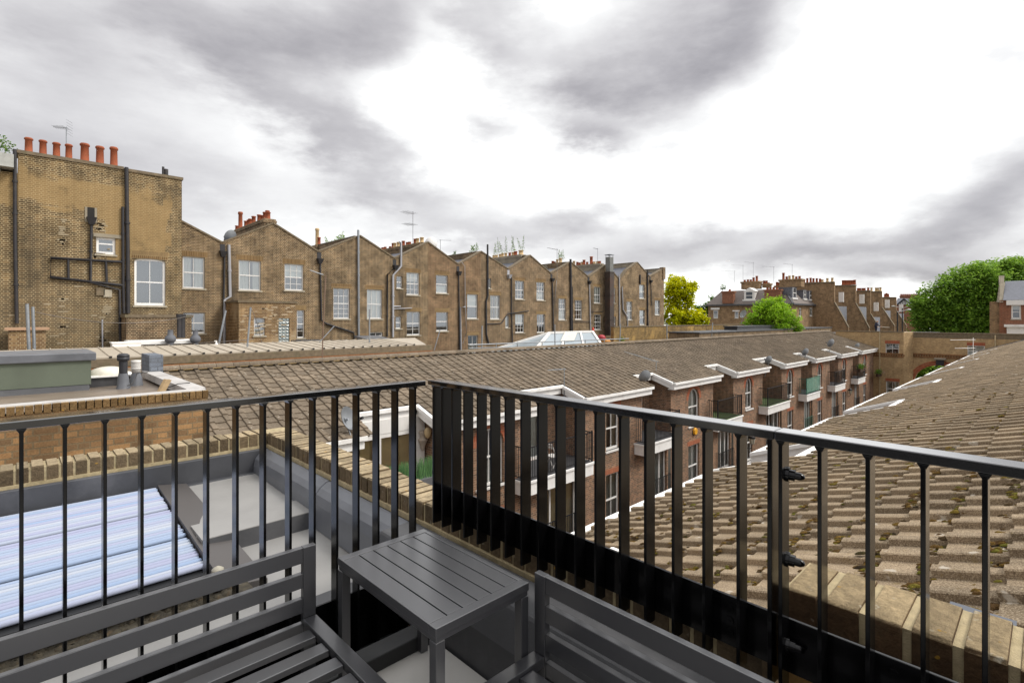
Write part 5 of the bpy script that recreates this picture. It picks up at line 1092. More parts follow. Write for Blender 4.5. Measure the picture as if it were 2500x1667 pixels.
while x < xe - .6: b.box(x - .035, x + .035, 19.955, 19.985, zf(20) - .02, zf(20) + .045); x += .42
b.build('rib_caps', plain('dark_end_cap', srgb(50, 46, 42), .8), t)
b = MB(); b.box(-6, xe, 19.85, 20.04, -1.48, -1.235); b.build('parapet_coping', coping_dark, t)
b = MB(); b.box(-6, xe - .04, 19.9, 22.9, -8, -1.485); b.build('wall', stock_y, t)
b = MB(); b.tube([(-6, 19.84, -1.54), (xe, 19.84, -1.50)], .02, 6); b.build('cable', plain('rust_cable', srgb(150, 96, 56), .8), t)
def pole(label, pts, r, mat, Y, cat='pole', name='metal_pole', n=8):
    b = MB(); b.tube([P(x, y, Y=Y) for x, y in pts], r, n); ob = b.build(name, mat, None); tag(ob, label, cat); return ob
def vent_pole(label, x, y, xt, yt, Y):
    t = thing('stay_pole', label, 'pole', (0, Y, 0)); q = P(x, y, Y=Y); q2 = P(xt, yt, Y=Y)
    b = MB(); b.tube([q, q2], .035, 8); b.build('pole', galv, t); b = MB(); b.lathe((q.x, q.y, q.z - .09), [(.36, 0), (.30, .05), (.14, .11), (.05, .14)], 14); b.build('rubber_boot', dk, t)
vent_pole('leaning galvanised pole with black rubber boot in front of the small white window', 603, 858, 612, 750, 21.6)
vent_pole('short galvanised pole with black rubber boot at the right end of the metal roof', 902, 845, 902, 755, 21.6)
pole('bent rusty pole rising in front of the house with the white bent pipe', [(787, 882), (788, 820), (795, 672)], .022, plain('rusty_pole', srgb(128, 104, 88), .8), 18.5)
pole('thin aerial boom on the rusty pole', [(757, 660), (789, 671)], .02, galv, 18.5); pole('side stay of the rusty pole', [(780, 835), (816, 796)], .018, galv, 18.5)
pole('tall grey steel angle post at the left, beside the low brick wall', [(71, 858), (66, 742)], .05, galv, 24.0)
pole('perforated steel post just right of the grey angle post', [(84, 858), (80, 749)], .045, galv, 24.2)
pole('leaning perforated strut beside the white waste pipe', [(533, 845), (551, 758)], .045, galv, 24.5)
pole('thin stay pole leaning by the window tilted open', [(1060, 855), (1074, 806)], .025, galv, 24)
pole('thin steel post in front of the brown gabled house', [(1176, 860), (1177, 795)], .04, galv, 22)
pole('steel post standing before the white glass roof lantern', [(1355, 847), (1354.5, 792)], .03, galv, 20)
pole('tall steel post right of the terrace end', [(1628.5, 832), (1628, 790)], .045, galv, 22)
pole('tall steel post on the yellow brick wall', [(1737, 826), (1740, 788)], .045, galv, 22)
pole('steel post right of the glass lantern by the steel flue', [(1513, 840), (1515, 790)], .04, galv, 24)
t = thing('small_white_box', 'small white box on the metal roof edge', 'box', (0, 0, 0)); ORG[t.name] = Vector((0, 0, 0)); q = P(308, 852, Y=23.4); b = MB(); b.box(q.x - .42, q.x + .42, 23.2, 23.7, q.z - .1, q.z + .22); b.build('body', white_old, t)
b = MB(); b.box(q.x - .45, q.x + .45, 23.17, 23.73, q.z + .22, q.z + .26); b.build('lid', white_old, t)
q = P(399, 842, Y=24); t = thing('dormer_hood', 'low dirty white dormer hood at the foot of the tall building', 'dormer', (q.x, 24, q.z)); b = MB(); b.box(q.x - .95, q.x + .9, 23.9, 25.2, q.z - .5, q.z + .05); b.build('front', cement, t); b = MB(); b.box(q.x - 1.08, q.x + 1.1, 23.75, 25.3, q.z + .05, q.z + .17); b.build('hood', white_old, t)
greyp = plain('grey_clay_pipe', srgb(96, 98, 104), .7, var=.15)
for x, yb, yt, lb in ((416, 862, 805, 'short grey ventilation cowl left of the window'), (477, 862, 806, 'short grey ventilation cowl standing in front of the lower sash window')):
    q = P(x, yb, Y=23.6); h = P(x, yt, Y=23.6).z - q.z; t = thing('vent_cowl', lb, 'vent', q); b = MB(); b.lathe(q, [(.12, 0), (.12, h * .5)], 12); b.build('pipe', greyp, t); b = MB(); b.lathe(q, [(.12, h * .45), (.18, h * .52), (.2, h * .62), (.16, h * .72), (.1, h * .78), (.09, h * .98), (.1, h)], 12); b.build('cowl', greyp, t)
t = thing('bottle', 'white pump bottle standing on the metal roof ledge', 'bottle', (0, 0, 0)); q = P(528, 850, Y=23); ORG[t.name] = Vector((0, 0, 0)); b = MB(); b.lathe(q, [(.07, 0), (.08, .04), (.07, .16), (.03, .22), (.02, .28)], 10); b.build('body', white, t); b = MB(); b.beam(q + Vector((-.07, 0, .29)), q + Vector((.03, 0, .29)), .03, .03); b.build('pump', white, t)
t = thing('soil_stack', 'pair of black soil pipes in front of the tall building end', 'pipe', (0, 0, 0)); ORG[t.name] = Vector((0, 0, 0))
for x in (438, 446): q = P(x, 825, Y=25.2); b = MB(); b.tube([q, q + Vector((0, 0, .9))], .09, 10); b.tube([q + Vector((0, 0, .85)), q + Vector((0, 0, 1.0))], .12, 10); b.build('pipe', black_pipe, t)
# sagging wires
wr = plain('thin_wire', srgb(112, 104, 96), .7)
def wire(label, a, b_, sag, Y):
    A = P(*a, Y=Y); B = P(*b_, Y=Y); w_ = MB(); w_.tube([A.lerp(B, k / 10) - Vector((0, 0, sag * 4 * (k / 10) * (1 - k / 10))) for k in range(11)], .012, 4); tag(w_.build('wire', wr), label, 'wire')
wire('thin wire slung across the tall building from the steel posts', (88, 762), (470, 770), .35, 25)
wire('thin wire slung towards the brick extension', (300, 843), (620, 828), .05, 23.5)
wire('thin wire hanging from the leaning pole', (612, 751), (640, 842), -.2, 23)
# flat leaded porch roofs right of the metal roof
t = thing('lean_to_roof', 'low grey lean to roof with timber edge under the white bent pipe house', 'roof', (14, 26, -2)); b = MB()
u0, z0 = T(903, 831, 26); u1 = T(962, 831, 26)[0]; b.hexa([(u0, 25.2, z0 - .15), (u1, 25.2, z0 - .15), (u1, 27.8, z0 + .1), (u0, 27.8, z0 + .1), (u0, 25.2, z0 - .05), (u1, 25.2, z0 - .05), (u1, 27.8, z0 + .2), (u0, 27.8, z0 + .2)]); b.build('covering', lead, t)
u0, z0 = T(722, 835, 26); u1 = T(786, 835, 26)[0]; b = MB(); b.box(u0, u1, 25.9, 26.6, z0 - .1, z0 + .08); ob = b.build('lead_ledge', lead_d, None); tag(ob, 'dark lead ledge below the tall slim window beside the extension', 'ledge')
# ---- white glass roof lantern ----
YL0, YL1 = 21.5, 25.5
A = P(1297, 850, Y=YL0); B = P(1476, 841, Y=YL0); zr = P(1345, 812, Y=23.5).z; r0 = P(1342, 812, Y=23.5).x; r1 = P(1446, 813, Y=23.5).x
t = thing('glass_roof_lantern', 'white framed pitched glass roof lantern in front of the terrace', 'roof lantern', (A.x, 23, A.z)); zb = min(A.z, B.z) - .35
c4 = [Vector((A.x, YL0, zb)), Vector((B.x, YL0, zb)), Vector((B.x, YL1, zb)), Vector((A.x, YL1, zb))]; ra, rb = Vector((r0, 23.5, zr)), Vector((r1, 23.5, zr))
b = MB(); up = (0, 0, 1)
for p0, p1 in ((c4[0], ra), (c4[3], ra), (c4[1], rb), (c4[2], rb), (ra, rb), (c4[0], c4[1]), (c4[1], c4[2])): b.beam(p0, p1, .16, .14)
for f in (.36, .7): b.beam(c4[0].lerp(c4[1], f), ra.lerp(rb, f), .12, .12)
b.beam((c4[1] + c4[2]) / 2, rb, .07, .07)
b.build('frame', white, t)
m = Mat('pale_glazing'); m.out(srgb(150, 160, 166), .15, spec=.5); b = MB(); d = Vector((0, 0, -.04))
b.face([c4[0] + d, c4[1] + d, rb + d, ra + d]); b.face([c4[1] + d, c4[2] + d, rb + d]); b.face([c4[3] + d, c4[0] + d, ra + d]); b.face([c4[2] + d, c4[3] + d, ra + d, rb + d]); b.build('glazing', m.m, t)
b = MB(); s0, s1 = c4[0].lerp(c4[1], .40), c4[0].lerp(c4[1], .66); q0, q1 = ra.lerp(rb, .04), ra.lerp(rb, .66)
for k in range(7): f0, f1 = .52 + k * .065, .52 + k * .065 + .05; b.face([c4[0].lerp(c4[1], .08).lerp(ra, f0) + Vector((1.6, 0, .05)), c4[0].lerp(c4[1], .08).lerp(ra, f0) + Vector((3.0, 0, .05)), c4[0].lerp(c4[1], .08).lerp(ra, f1) + Vector((3.0, 0, .09)), c4[0].lerp(c4[1], .08).lerp(ra, f1) + Vector((1.6, 0, .09))])
b.build('louvres', plain('louvre_cream', srgb(206, 202, 188), .6), t)
b = MB(); b.box(A.x - .3, B.x + .3, YL0 - .1, YL1 + .2, -6, zb - .05); b.build('kerb', stock_b, t)
# galvanised guard rail
t = thing('guard_rail', 'galvanised tube guard rail running in front of the terrace and glass lantern', 'railing', (24, 20, -2)); b = MB(); YG = 20.5
a0, a1 = P(1145, 842, Y=YG), P(1535, 826.5, Y=YG); b.tube([a0, a1], .03, 8); b.tube([a0 - Vector((0, 0, .16)), P(1330, 846, Y=YG)], .025, 8); b.build('rail', galv, t)
for f in (.02, .13, .24, .38, .52, .66, .8, .92): q = a0.lerp(a1, f); b = MB(); b.tube([q - Vector((0, 0, .9)), q + Vector((0, 0, .05))], .025, 8); b.build('post', galv, t)
# courtyard clutter by the flue
t = thing('air_conditioner', 'pair of outdoor cooling units in a steel frame at the foot of the terrace end', 'air conditioner', (0, 0, 0)); ORG[t.name] = Vector((0, 0, 0)); Yq = 27; u0, z0 = T(1563, 838, Yq); u1, z1 = T(1590, 822, Yq)
for k in range(2):
    w_ = (u1 - u0) / 2; b = MB(); b.box(u0 + k * w_, u0 + (k + 1) * w_ - .08, Yq, Yq + .5, z0, z1); b.build('casing', plain('grey_casing', srgb(150, 150, 148), .6), t)
    b = MB(); c_ = (u0 + (k + .45) * w_, Yq - .01, (z0 + z1) / 2); b.tube([c_, (c_[0], c_[1] - .03, c_[2])], min(w_, z1 - z0) * .36, 16); b.build('fan', dk, t)
def blob(label, px, Y, rad, n, mat, size, sq=.8, seed=1, name='shrub', cat='shrub'):
    t = thing(name, label, cat, P(*px, Y=Y)); b = MB(); leaves(b, P(*px, Y=Y), rad, n, size, sq, seed); b.build('foliage', mat, t, uvs=False)
    b = MB(); c_ = P(*px, Y=Y)
    for k in range(4): b.tube([c_ - Vector((0, 0, rad * 1.1)), c_ + Vector((random.uniform(-.6, .6) * rad, random.uniform(-.3, .3) * rad, rad * .3))], [.03, .008], 5)
    b.build('stem', plain('bark', srgb(84, 70, 56), .9) if 'bark' not in MATS else MATS['bark'], t); return t
blob('small shrub at the foot of the last terrace house', (1557, 827), 27.5, .5, 260, leaf_d, .07, 1.2, 5)
blob('low green plants on the yard by the steel flue', (1515, 829), 26, .45, 220, leaf_g, .06, .5, 6)
t = thing('yard_toys', 'red and yellow clutter on the yard behind the glass lantern', 'clutter', (0, 0, 0)); ORG[t.name] = Vector((0, 0, 0))
for (x, y, w_, h_, c_, nm) in ((1448, 806, .10, .5, srgb(206, 60, 44), 'red_panel'), (1468, 822, .35, .35, srgb(170, 52, 60), 'red_cloth'), (1476, 831, .5, .25, srgb(206, 140, 60), 'orange_crate')):
    q = P(x, y, Y=26.5); b = MB(); b.lathe((q.x, q.y, q.z - h_ / 2), [(w_, 0), (w_ * 1.1, h_ * .3), (w_ * .8, h_ * .8), (w_ * .3, h_)], 9); b.build(nm, plain(nm + '_paint', c_, .6), t)
# stems of wild plants on the stacks
def weeds(label, px, Y, hs, seed, mat=None):
    rnd = random.Random(seed); t = thing('wild_plant', label, 'plant', P(*px[0], Y=Y)); b = MB(); l = MB()
    for (x, y) in px:
        q = P(x, y, Y=Y); h = hs * rnd.uniform(.6, 1.1); h *= .8; tip = q + Vector((rnd.uniform(-.35, .35), rnd.uniform(-.2, .2), h)); mid_ = q.lerp(tip, .5) + Vector((rnd.uniform(-.1, .1), 0, 0)); b.tube([q, mid_, tip], [.014, .009, .004], 5)
        for k in range(10): leaves(l, q.lerp(tip, .02 + k * .1), .17 * (1.5 - k * .12), 12 - k, .05, .8, seed + k + int(x))
    b.build('stem', MATS.get('bark') or plain('bark', srgb(84, 70, 56), .9), t); l.build('foliage', mat or leaf_g, t, uvs=False)
weeds('tall leafy weeds sprouting from the rendered stack of the middle house', [(1208, 622), (1217, 618), (1226, 618), (1236, 616), (1249, 613), (1256, 612), (1271, 609), (1276, 609)], YT + 5, 1.9, 3)
weeds('thin weeds on the party wall top left of the black pipe', [(1150, 612), (1158, 613), (1164, 613), (1105, 628), (1112, 628)], YT + 5, 1.0, 8)
weeds('weed growing out of a buff chimney pot', [(1365, 632), (1370, 630), (1374, 634)], YT + 4, 1.4, 12)
weeds('dark stalks behind the second gable from the left', [(826, 590), (834, 586), (842, 588), (800, 597), (812, 594)], YT + 7, .9, 17, leaf_d)
aerial('tall television aerial with five long rods above the third gable', P(1008, 605, Y=YT + 3), 2.7, 200, 1.2, 6, two=True, mt=rusty, ew=1.0)
aerial('tv aerial on a thin pole left of the black pipe', P(1360, 680, Y=YT - .2), 2.6, 190, 1.6, 6, mt=rusty)
aerial('tv aerial standing behind the reddish chimney pots before the steel flue', P(1459, 645, Y=YT + 4), 1.7, 190, 1.0, 5, mt=rusty)
aerial('small tv aerial right of the third gable', P(1075, 612, Y=YT + 5), .9, 330, .9, 6, mt=rusty)
dish('grey satellite dish left of the wide chimney stack', P(562, 578, Y=YT + 2), .8, 200, .8); dish('pale satellite dish behind the third gable peak', P(1052, 596, Y=YT + 3), 1.1, 160, .8, white_old)
# ================= walls behind the mews =================
t = thing('yard_wall', 'long yellow brick yard wall right of the terrace end', 'wall', (45, 26, -4)); u0 = P(1590, 796, Y=26).x; u1 = P(1800, 796, Y=26).x
zt = P(1700, 795, Y=26).z; b = MB(); b.box(u0 - 6, u1 + 2, 26, 26.3, -11, zt); b.build('wall', stock_y, t); b = MB(); b.box(u0 - 6, u1 + 2, 25.95, 26.35, zt, zt + .08); b.build('coping', coping_dark, t)
t = thing('yard_wall', 'dark flat topped brick wall in front of the round green tree', 'wall', (45, 22, -4)); u0 = P(1707, 812, Y=22).x; u1 = P(2030, 808, Y=22).x; zt = P(1800, 810, Y=22).z; b = MB(); b.box(u0, u1, 22, 25, -11, zt); b.build('wall', stock_b, t); b = MB(); b.box(u0 - .1, u1, 21.9, 25.1, zt, zt + .1); b.build('coping', lead_d, t)
t = thing('roof_hatch', 'long black felt roof box below the round green tree', 'roof hatch', (50, 23, -1)); u0 = P(1800, 800, Y=23.2).x; u1 = P(1904, 800, Y=23.2).x; b = MB(); b.box(u0, u1, 23.2, 24.6, zt + .05, P(1850, 797, Y=23.2).z); b.build('side', lead_d, t); b = MB(); b.box(u0 - .2, u1 + .2, 23.1, 24.7, P(1850, 797, Y=23.2).z, P(1850, 794.8, Y=23.2).z); b.build('cap', lead_d, t)
for x, lb in ((1645, 'left of two white domed rooflights below the golden tree'), (1686, 'right of two white domed rooflights below the golden tree')):
    q = P(x, 794, X=60); t = thing('roof_dome', lb, 'rooflight', q); b = MB(); b.lathe(q, [(.62 * math.cos(k * math.pi / 16), .32 * math.sin(k * math.pi / 16)) for k in range(8)] + [(.02, .32)], 18); b.build('dome', white, t); b = MB(); b.lathe(q - Vector((0, 0, .12)), [(.7, 0), (.7, .12)], 18); b.build('kerb', white_old, t)
q = P(1814, 766, Y=26.5); d_ = dish('large grey mesh satellite dish on a yellow pole beside the round green tree', q, 1.05, 250, 1.9, plain('pale_mesh_dish', srgb(150, 152, 152), .6)); 
# ================= arch building closing the lane =================
FA = Plane2((XE, 0, 0), (0, -1, 0), (-1, 0, 0))   # u = -Y
def A_(x, y, X=XE): q = P(x, y, X=X); return -q.y, q.z
t = thing('arch_building', 'yellow brick building with a wide arch, closing the end of the mews lane', 'building', (XE, 8, -6)); ab = t
u_l = A_(2040, 812)[0]; u_r = 4.0; zt = A_(2300, 814.5)[1]
uA, zA = A_(2293, 892); uL = A_(2231, 930)[0]; hw = uA - uL; archop = (uA - hw, uA + hw, -11.1, zA, hw * .92)
w3 = (A_(2362, 850)[0], A_(2404, 850)[0], A_(2383, 870)[1], A_(2383, 843.6)[1], 0)
b = MB(); facade(b, FA, [(A_(2205, 812)[0], zt), (u_r, zt)], -11.2, [archop, w3], .35, room=.36)
# remove the closing face of the arch: open passage
XB_ = 62.6; FBa = Plane2((XB_, 0, 0), (0, -1, 0), (-1, 0, 0))
ub0, ub1 = A_(2040, 812, XB_)[0], A_(2206, 812, XB_)[0]; ztb = A_(2180, 811.5, XB_)[1]
w1 = (A_(2162, 850, XB_)[0], A_(2195, 850, XB_)[0], A_(2178, 864, XB_)[1], A_(2178, 838.5, XB_)[1], 0); w2 = (A_(2163, 950, XB_)[0], A_(2195, 950, XB_)[0], A_(2178, 968, XB_)[1], A_(2178, 931, XB_)[1], 0)
facade(b, FBa, [(ub0, ztb), (ub1, ztb)], -11.2, [w1, w2], .12)
uc = A_(2230, 850)[0]; pA, pB = FBa.p(ub1, 0), FA.p(uc, 0); 
for p0, p1 in ((pA, pB),): b.face([(p0.x, p0.y, -11.2), (p1.x, p1.y, -11.2), (p1.x, p1.y, ztb), (p0.x, p0.y, ztb)])
b.face([FBa.p(ub0, ztb), FBa.p(ub1, ztb), (XE, pB.y, ztb), (XE + 2, pB.y, ztb), (XE + 2, FBa.p(ub0, 0).y, ztb)])
keep = [i for i, f in enumerate(b.f) if not (b.mi[i] == 1 and len(f) > 6)]
b.f = [b.f[i] for i in keep]; b.mi = [b.mi[i] for i in keep]; b.r = [b.r[i] for i in keep]; b.sm = [b.sm[i] for i in keep]
b.build('wall', [gault_b, interior], t)
window(t, FBa, *w1[:4], cols=2, rt=1, rb=1, back=None, sill=False); window(t, FBa, *w2[:4], cols=2, rt=1, rb=1, back='beige', sill=False); window(t, FA, *w3[:4], cols=2, rt=1, rb=1, back='net', sill=False, inset=.05)
b = MB(); obox(b, FBa, w1[0] - .05, w1[1] + .05, w1[3], w1[3] + .3, -.01, .006); obox(b, FBa, w2[0] - .05, w2[1] + .05, w2[3], w2[3] + .3, -.01, .006); obox(b, FA, w3[0] - .05, w3[1] + .05, w3[3], w3[3] + .3, -.01, .006)
K = 20
for ring, (r0_, r1_) in enumerate(((0, .24), (.26, .42))):
    for k in range(K):
        q = [(uA - (hw + rr) * math.cos(th_), zA - hw * .92 + (hw * .92 + rr) * math.sin(th_)) for th_, rr in ((math.pi * k / K, r0_), (math.pi * (k + 1) / K, r0_), (math.pi * (k + 1) / K, r1_), (math.pi * k / K, r1_))]
        b.hexa([FA.p(u, z, -.01) for u, z in q] + [FA.p(u, z, .02 - .01 * ring) for u, z in q])
b.build('red_arches', lintel, t)
b = MB(); zc_ = A_(2300, 869.5)[1]
for (F__, a_, c_) in ((FBa, ub0, ub1), (FA, uc, u_r)):
    obox(b, F__, a_, c_, zc_ + .08, zc_ + .2, .001, .12); obox(b, F__, a_, c_, zc_ - .2, zc_ - .08, .001, .07)
    k = a_
    while k < c_: obox(b, F__, k, k + .09, zc_ - .08, zc_ + .08, .001, .10); k += .2
b.build('string_course', brick('string_brick', srgb(150, 96, 62), srgb(132, 92, 58), srgb(110, 80, 54), srgb(150, 126, 92), .3, .3), t)
b = MB(); obox(b, FA, uc, u_r, zt, zt + .1, -.4, .05); obox(b, FBa, ub0, ub1, ztb, ztb + .1, -.4, .05); obox(b, FA, uc, u_r, zt - .42, zt - .001, .0, .012); b.build('parapet_coping', coping_dark, t)
b = MB(); obox(b, FBa, A_(2216, 850, XB_)[0] - .0, A_(2216, 850, XB_)[0] + .001, -4, -3, .0, .001)
b = MB(); b.tube([FBa.p(A_(2148, 850, XB_)[0], z, .08) for z in (ztb, -10)], .05, 6); b.tube([FA.p(A_(2430, 850)[0], z, .08) for z in (zt - .05, -6)], .05, 6); b.build('downpipe', plain('ochre_pipe', srgb(190, 172, 136), .6), t)
q = A_(2296, 880); lt = thing('arch_lamp', 'black box lamp with pale hood above the crown of the brick arch', 'lamp', (0, 0, 0)); ORG[lt.name] = Vector((0, 0, 0)); b = MB(); obox(b, FA, q[0] - .28, q[0] + .28, q[1] - .42, q[1] + .1, .05, .45); b.build('body', dk, lt); b = MB(); obox(b, FA, q[0] - .42, q[0] + .42, q[1] + .1, q[1] + .26, .02, .6); b.build('hood', cement, lt)
b = MB()
for k in range(26): x_, y_ = 2236 + (k % 9) * 13, 905 + (k // 9) * 24; leaves(b, P(x_, y_, X=74), 1.6, 150, .22, .9, 300 + k)
tag(b.build('greenery', leaf_d, None, uvs=False), 'dark green bushes seen through the brick arch', 'bushes', kind='stuff')
# ================= person on the far roof =================
def skin_person():
    h0 = P(2139, 783, X=67.5); s = 1.0; base = Vector((h0.x, h0.y, h0.z - 1.66))
    # joints, facing towards -Y (to the right in view), leaning on a stick
    J = {'pel': (0, 0, .92), 'wai': (0, .02, 1.08), 'che': (0, -.02, 1.30), 'nck': (0, -.06, 1.48), 'shl': (-.19, -.02, 1.40), 'shr': (.19, -.02, 1.40),
         'ell': (-.30, .06, 1.14), 'elr': (.27, -.14, 1.15), 'wrl': (-.24, -.16, 1.00), 'wrr': (.16, -.36, 1.06), 'hil': (-.1, 0, .88), 'hir': (.1, 0, .88),
         'knl': (-.11, -.03, .48), 'knr': (.12, .05, .48), 'anl': (-.11, .04, .08), 'anr': (.12, .10, .08), 'tol': (-.12, -.14, .04), 'tor': (.13, -.08, .04)}
    Rd = {'pel': .15, 'wai': .15, 'che': .165, 'nck': .07, 'shl': .085, 'shr': .085, 'ell': .055, 'elr': .055, 'wrl': .036, 'wrr': .036, 'hil': .11, 'hir': .11, 'knl': .07, 'knr': .07, 'anl': .045, 'anr': .045, 'tol': .035, 'tor': .035}
    E_ = [('pel', 'wai'), ('wai', 'che'), ('che', 'nck'), ('che', 'shl'), ('che', 'shr'), ('shl', 'ell'), ('shr', 'elr'), ('ell', 'wrl'), ('elr', 'wrr'), ('pel', 'hil'), ('pel', 'hir'), ('hil', 'knl'), ('hir', 'knr'), ('knl', 'anl'), ('knr', 'anr'), ('anl', 'tol'), ('anr', 'tor')]
    ks = list(J); me = bpy.data.meshes.new('body'); me.from_pydata([Vector(J[k]) for k in ks], [(ks.index(a), ks.index(c)) for a, c in E_], [])
    root = thing('person', 'grey haired person in a dark navy jumper on the flat roof holding a stick', 'person', base)
    def sk(me, rad, rooti, mat, name, par):
        o = bpy.data.objects.new(name, me); COL.objects.link(o); o.parent = par; md = o.modifiers.new('skin', 'SKIN'); me.materials.append(mat)
        if not me.skin_vertices: bpy.context.view_layer.objects.active = o
        for i, r in enumerate(rad): me.skin_vertices[0].data[i].radius = (r, r); me.skin_vertices[0].data[i].use_root = (i == rooti)
        sd = o.modifiers.new('sub', 'SUBSURF'); sd.levels = 1; sd.render_levels = 2; md.use_smooth_shade = True; return o
    sk(me, [Rd[k] for k in ks], 0, plain('navy_cloth', srgb(30, 32, 50), .9), 'body', root)
    skin = plain('skin_tone', srgb(196, 148, 122), .6, var=.05)
    b = MB(); c_ = Vector((0, -.10, 1.58)); V = []; n = 12
    for i in range(9):
        ph = math.pi * i / 8
        for k in range(n):
            th_ = 2 * math.pi * k / n; x, y, z = .078 * math.sin(ph) * math.cos(th_), .098 * math.sin(ph) * math.sin(th_), .118 * math.cos(ph)
            if z < 0: x *= 1 + z * 2; y *= 1 + z * 1.2
            V.append(c_ + Vector((x, y, z)) + base)
    b.mesh(V, [(i * n + k, i * n + (k + 1) % n, (i + 1) * n + (k + 1) % n, (i + 1) * n + k) for i in range(8) for k in range(n)], smooth=True)
    N_ = base + c_; b.mesh([N_ + Vector(v) for v in ((-.015, -.09, -.03), (.015, -.09, -.03), (0, -.125, -.025), (0, -.09, .02))], [(0, 1, 2), (0, 2, 3), (1, 3, 2)])
    for sx_ in (-1, 1): b.lathe(N_ + Vector((sx_ * .08, .0, -.02)), [(.012, -.03), (.02, 0), (.012, .03)], 6)
    hd = b.build('head', skin, root)
    b = MB()
    for sx_ in (-1, 1): b.lathe(N_ + Vector((sx_ * .03, -.088, .0)), [(.004, -.008), (.012, 0), (.004, .008)], 6)
    b.box(N_.x - .025, N_.x + .025, N_.y - .096, N_.y - .088, N_.z - .058, N_.z - .052); b.build('face', plain('face_dark', srgb(70, 44, 40), .6), hd)
    b = MB(); V = [p_ + Vector(((p_ - N_).x * .13, (p_ - N_).y * .1 + .012, (p_ - N_).z * .12 + .012)) for p_ in V]
    b.mesh(V, [(i * n + k, i * n + (k + 1) % n, (i + 1) * n + (k + 1) % n, (i + 1) * n + k) for i in range(5) for k in range(n) if i < 2 or k < 7], smooth=True); b.build('hair', plain('grey_hair', srgb(170, 166, 160), .8), root)
    for (wx, dy) in (('wrl', 0), ('wrr', 0)):   # hands: palm with five fingers curling round the stick
        w_ = Vector(J[wx]); b = MB(); d_ = Vector((.0, -1, -.25)).normalized(); s_ = Vector((1, 0, 0)); e_ = base + w_
        b.tube([e_, e_ + d_ * .045, e_ + d_ * .085], [.028, .038, .032], 8)
        for k in range(4): f0 = e_ + d_ * .08 + s_ * (-.03 + .02 * k); L_ = (.06, .07, .066, .05)[k]; b.tube([f0, f0 + d_ * L_ * .5 + Vector((0, 0, -.012)), f0 + d_ * L_ * .6 + Vector((0, .01, -.045))], [.010, .009, .007], 6)
        f0 = e_ + d_ * .03 + s_ * .033; b.tube([f0, f0 + s_ * .02 + d_ * .03, f0 + d_ * .06 + s_ * .005 + Vector((0, 0, -.02))], [.012, .011, .008], 6); b.build('hand', skin, root)
    b = MB(); a_ = base + Vector(J['wrl']) + Vector((0, -.02, .03)); c_ = base + Vector(J['wrr']) + Vector((.05, -.1, -.06)); dd = (c_ - a_).normalized(); b.tube([a_ - dd * .05, c_ + dd * 1.0], .016, 6)
    tag(b.build('stick', plain('pale_stick', srgb(220, 214, 200), .6), None), 'pale stick held by the person on the roof', 'stick')
    b = MB(); b.box(base.x - 1.5, XE + 30, 10.9, base.y + 8, base.z - .35, base.z - .002); tag(b.build('far_flat_roof', lead_d, None), kind='structure')
skin_person()
# ================= houses beyond =================
random.seed(91)
XM = 85.0; FM = Plane2((XM, 0, 0), (0, -1, 0), (-1, 0, 0)); AM = lambda x, y: A_(x, y, XM)
t = thing('mansard_house', 'red and brown brick house with grey mansard roof, white dormer and two big chimneys', 'house', (XM, 33, 0)); mh = t
ua, ub_ = AM(1729, 750)[0], AM(1933, 750)[0]; ze = AM(1800, 743)[1]; zr_ = AM(1850, 706)[1]; zf_ = AM(1850, 698)[1]
wl = [(1741, 757, 1753, 777, 1, 1, 1), (1793, 760, 1803, 777, 1, 1, 1)]
ops = [(AM(a, 750)[0], AM(c, 750)[0], AM((a + c) / 2, d)[1], AM((a + c) / 2, e_)[1], 0) for a, e_, c, d, *_ in wl]
b = MB(); facade(b, FM, [(ua, ze), (ub_, ze)], -10, ops, .12)
YS = -ub_; XS1 = P(2006, 742, Y=YS).x; FSd = Plane2((0, YS, 0), (1, 0, 0), (0, -1, 0)); s_ops = []
for (a, e_, c, d) in ((1951, 752, 1957, 773), (1977, 751, 1984, 772), (1992, 752, 1998, 775)): s_ops.append((P(a, 760, Y=YS).x, P(c, 760, Y=YS).x, P((a + c) / 2, d, Y=YS).z, P((a + c) / 2, e_, Y=YS).z, 0))
facade(b, FSd, [(XM, ze), (XS1, ze)], -10, s_ops, .12); b.build('wall', [far_b, interior], t)
for o_, (a, e_, c, d, cc, r1_, r2_) in zip(ops, wl): window(t, FM, *o_[:4], cols=cc, rt=1, rb=1, back='half', fw=.12)
for o_ in s_ops: window(t, FSd, *o_[:4], cols=1, rt=1, rb=1, back='net', fw=.14)
b = MB(); q0, q1 = AM(1736, 752)[0], AM(1757, 752)[0]; obox(b, FM, q0, q1, AM(1745, 756)[1], AM(1745, 751)[1], 0, .1); q0, q1 = AM(1789, 752)[0], AM(1806, 752)[0]; obox(b, FM, q0, q1, AM(1795, 760)[1], AM(1795, 757.5)[1], 0, .1); b.build('stone_lintel', white_old, t)
b = MB(); e1 = 1.7; yt0, yt1 = -ua, -ub_
O = [(XM - .3, yt0 + .3), (XM - .3, yt1 - .3), (XS1, yt1 - .3), (XS1, yt0 + .3)]; I_ = [(XM + e1, yt0 - e1 + .2), (XM + e1, yt1 + e1), (XS1, yt1 + e1), (XS1, yt0 - e1 + .2)]
for k in range(4): k2 = (k + 1) % 4; b.face([(*O[k], ze), (*O[k2], ze), (*I_[k2], zr_), (*I_[k], zr_)])
b.face([(*p_, zr_) for p_ in I_]); b.build('roof', mansard, t)
b = MB(); b.box(XM - .5, XS1, yt1 - .5, yt0 + .5, ze - .22, ze + .02); b.beam((XM - .3, yt1 - .3, ze), (XM + e1, yt1 + e1, zr_ + .03), .3, .1); b.build('gutter', lead_d, t)
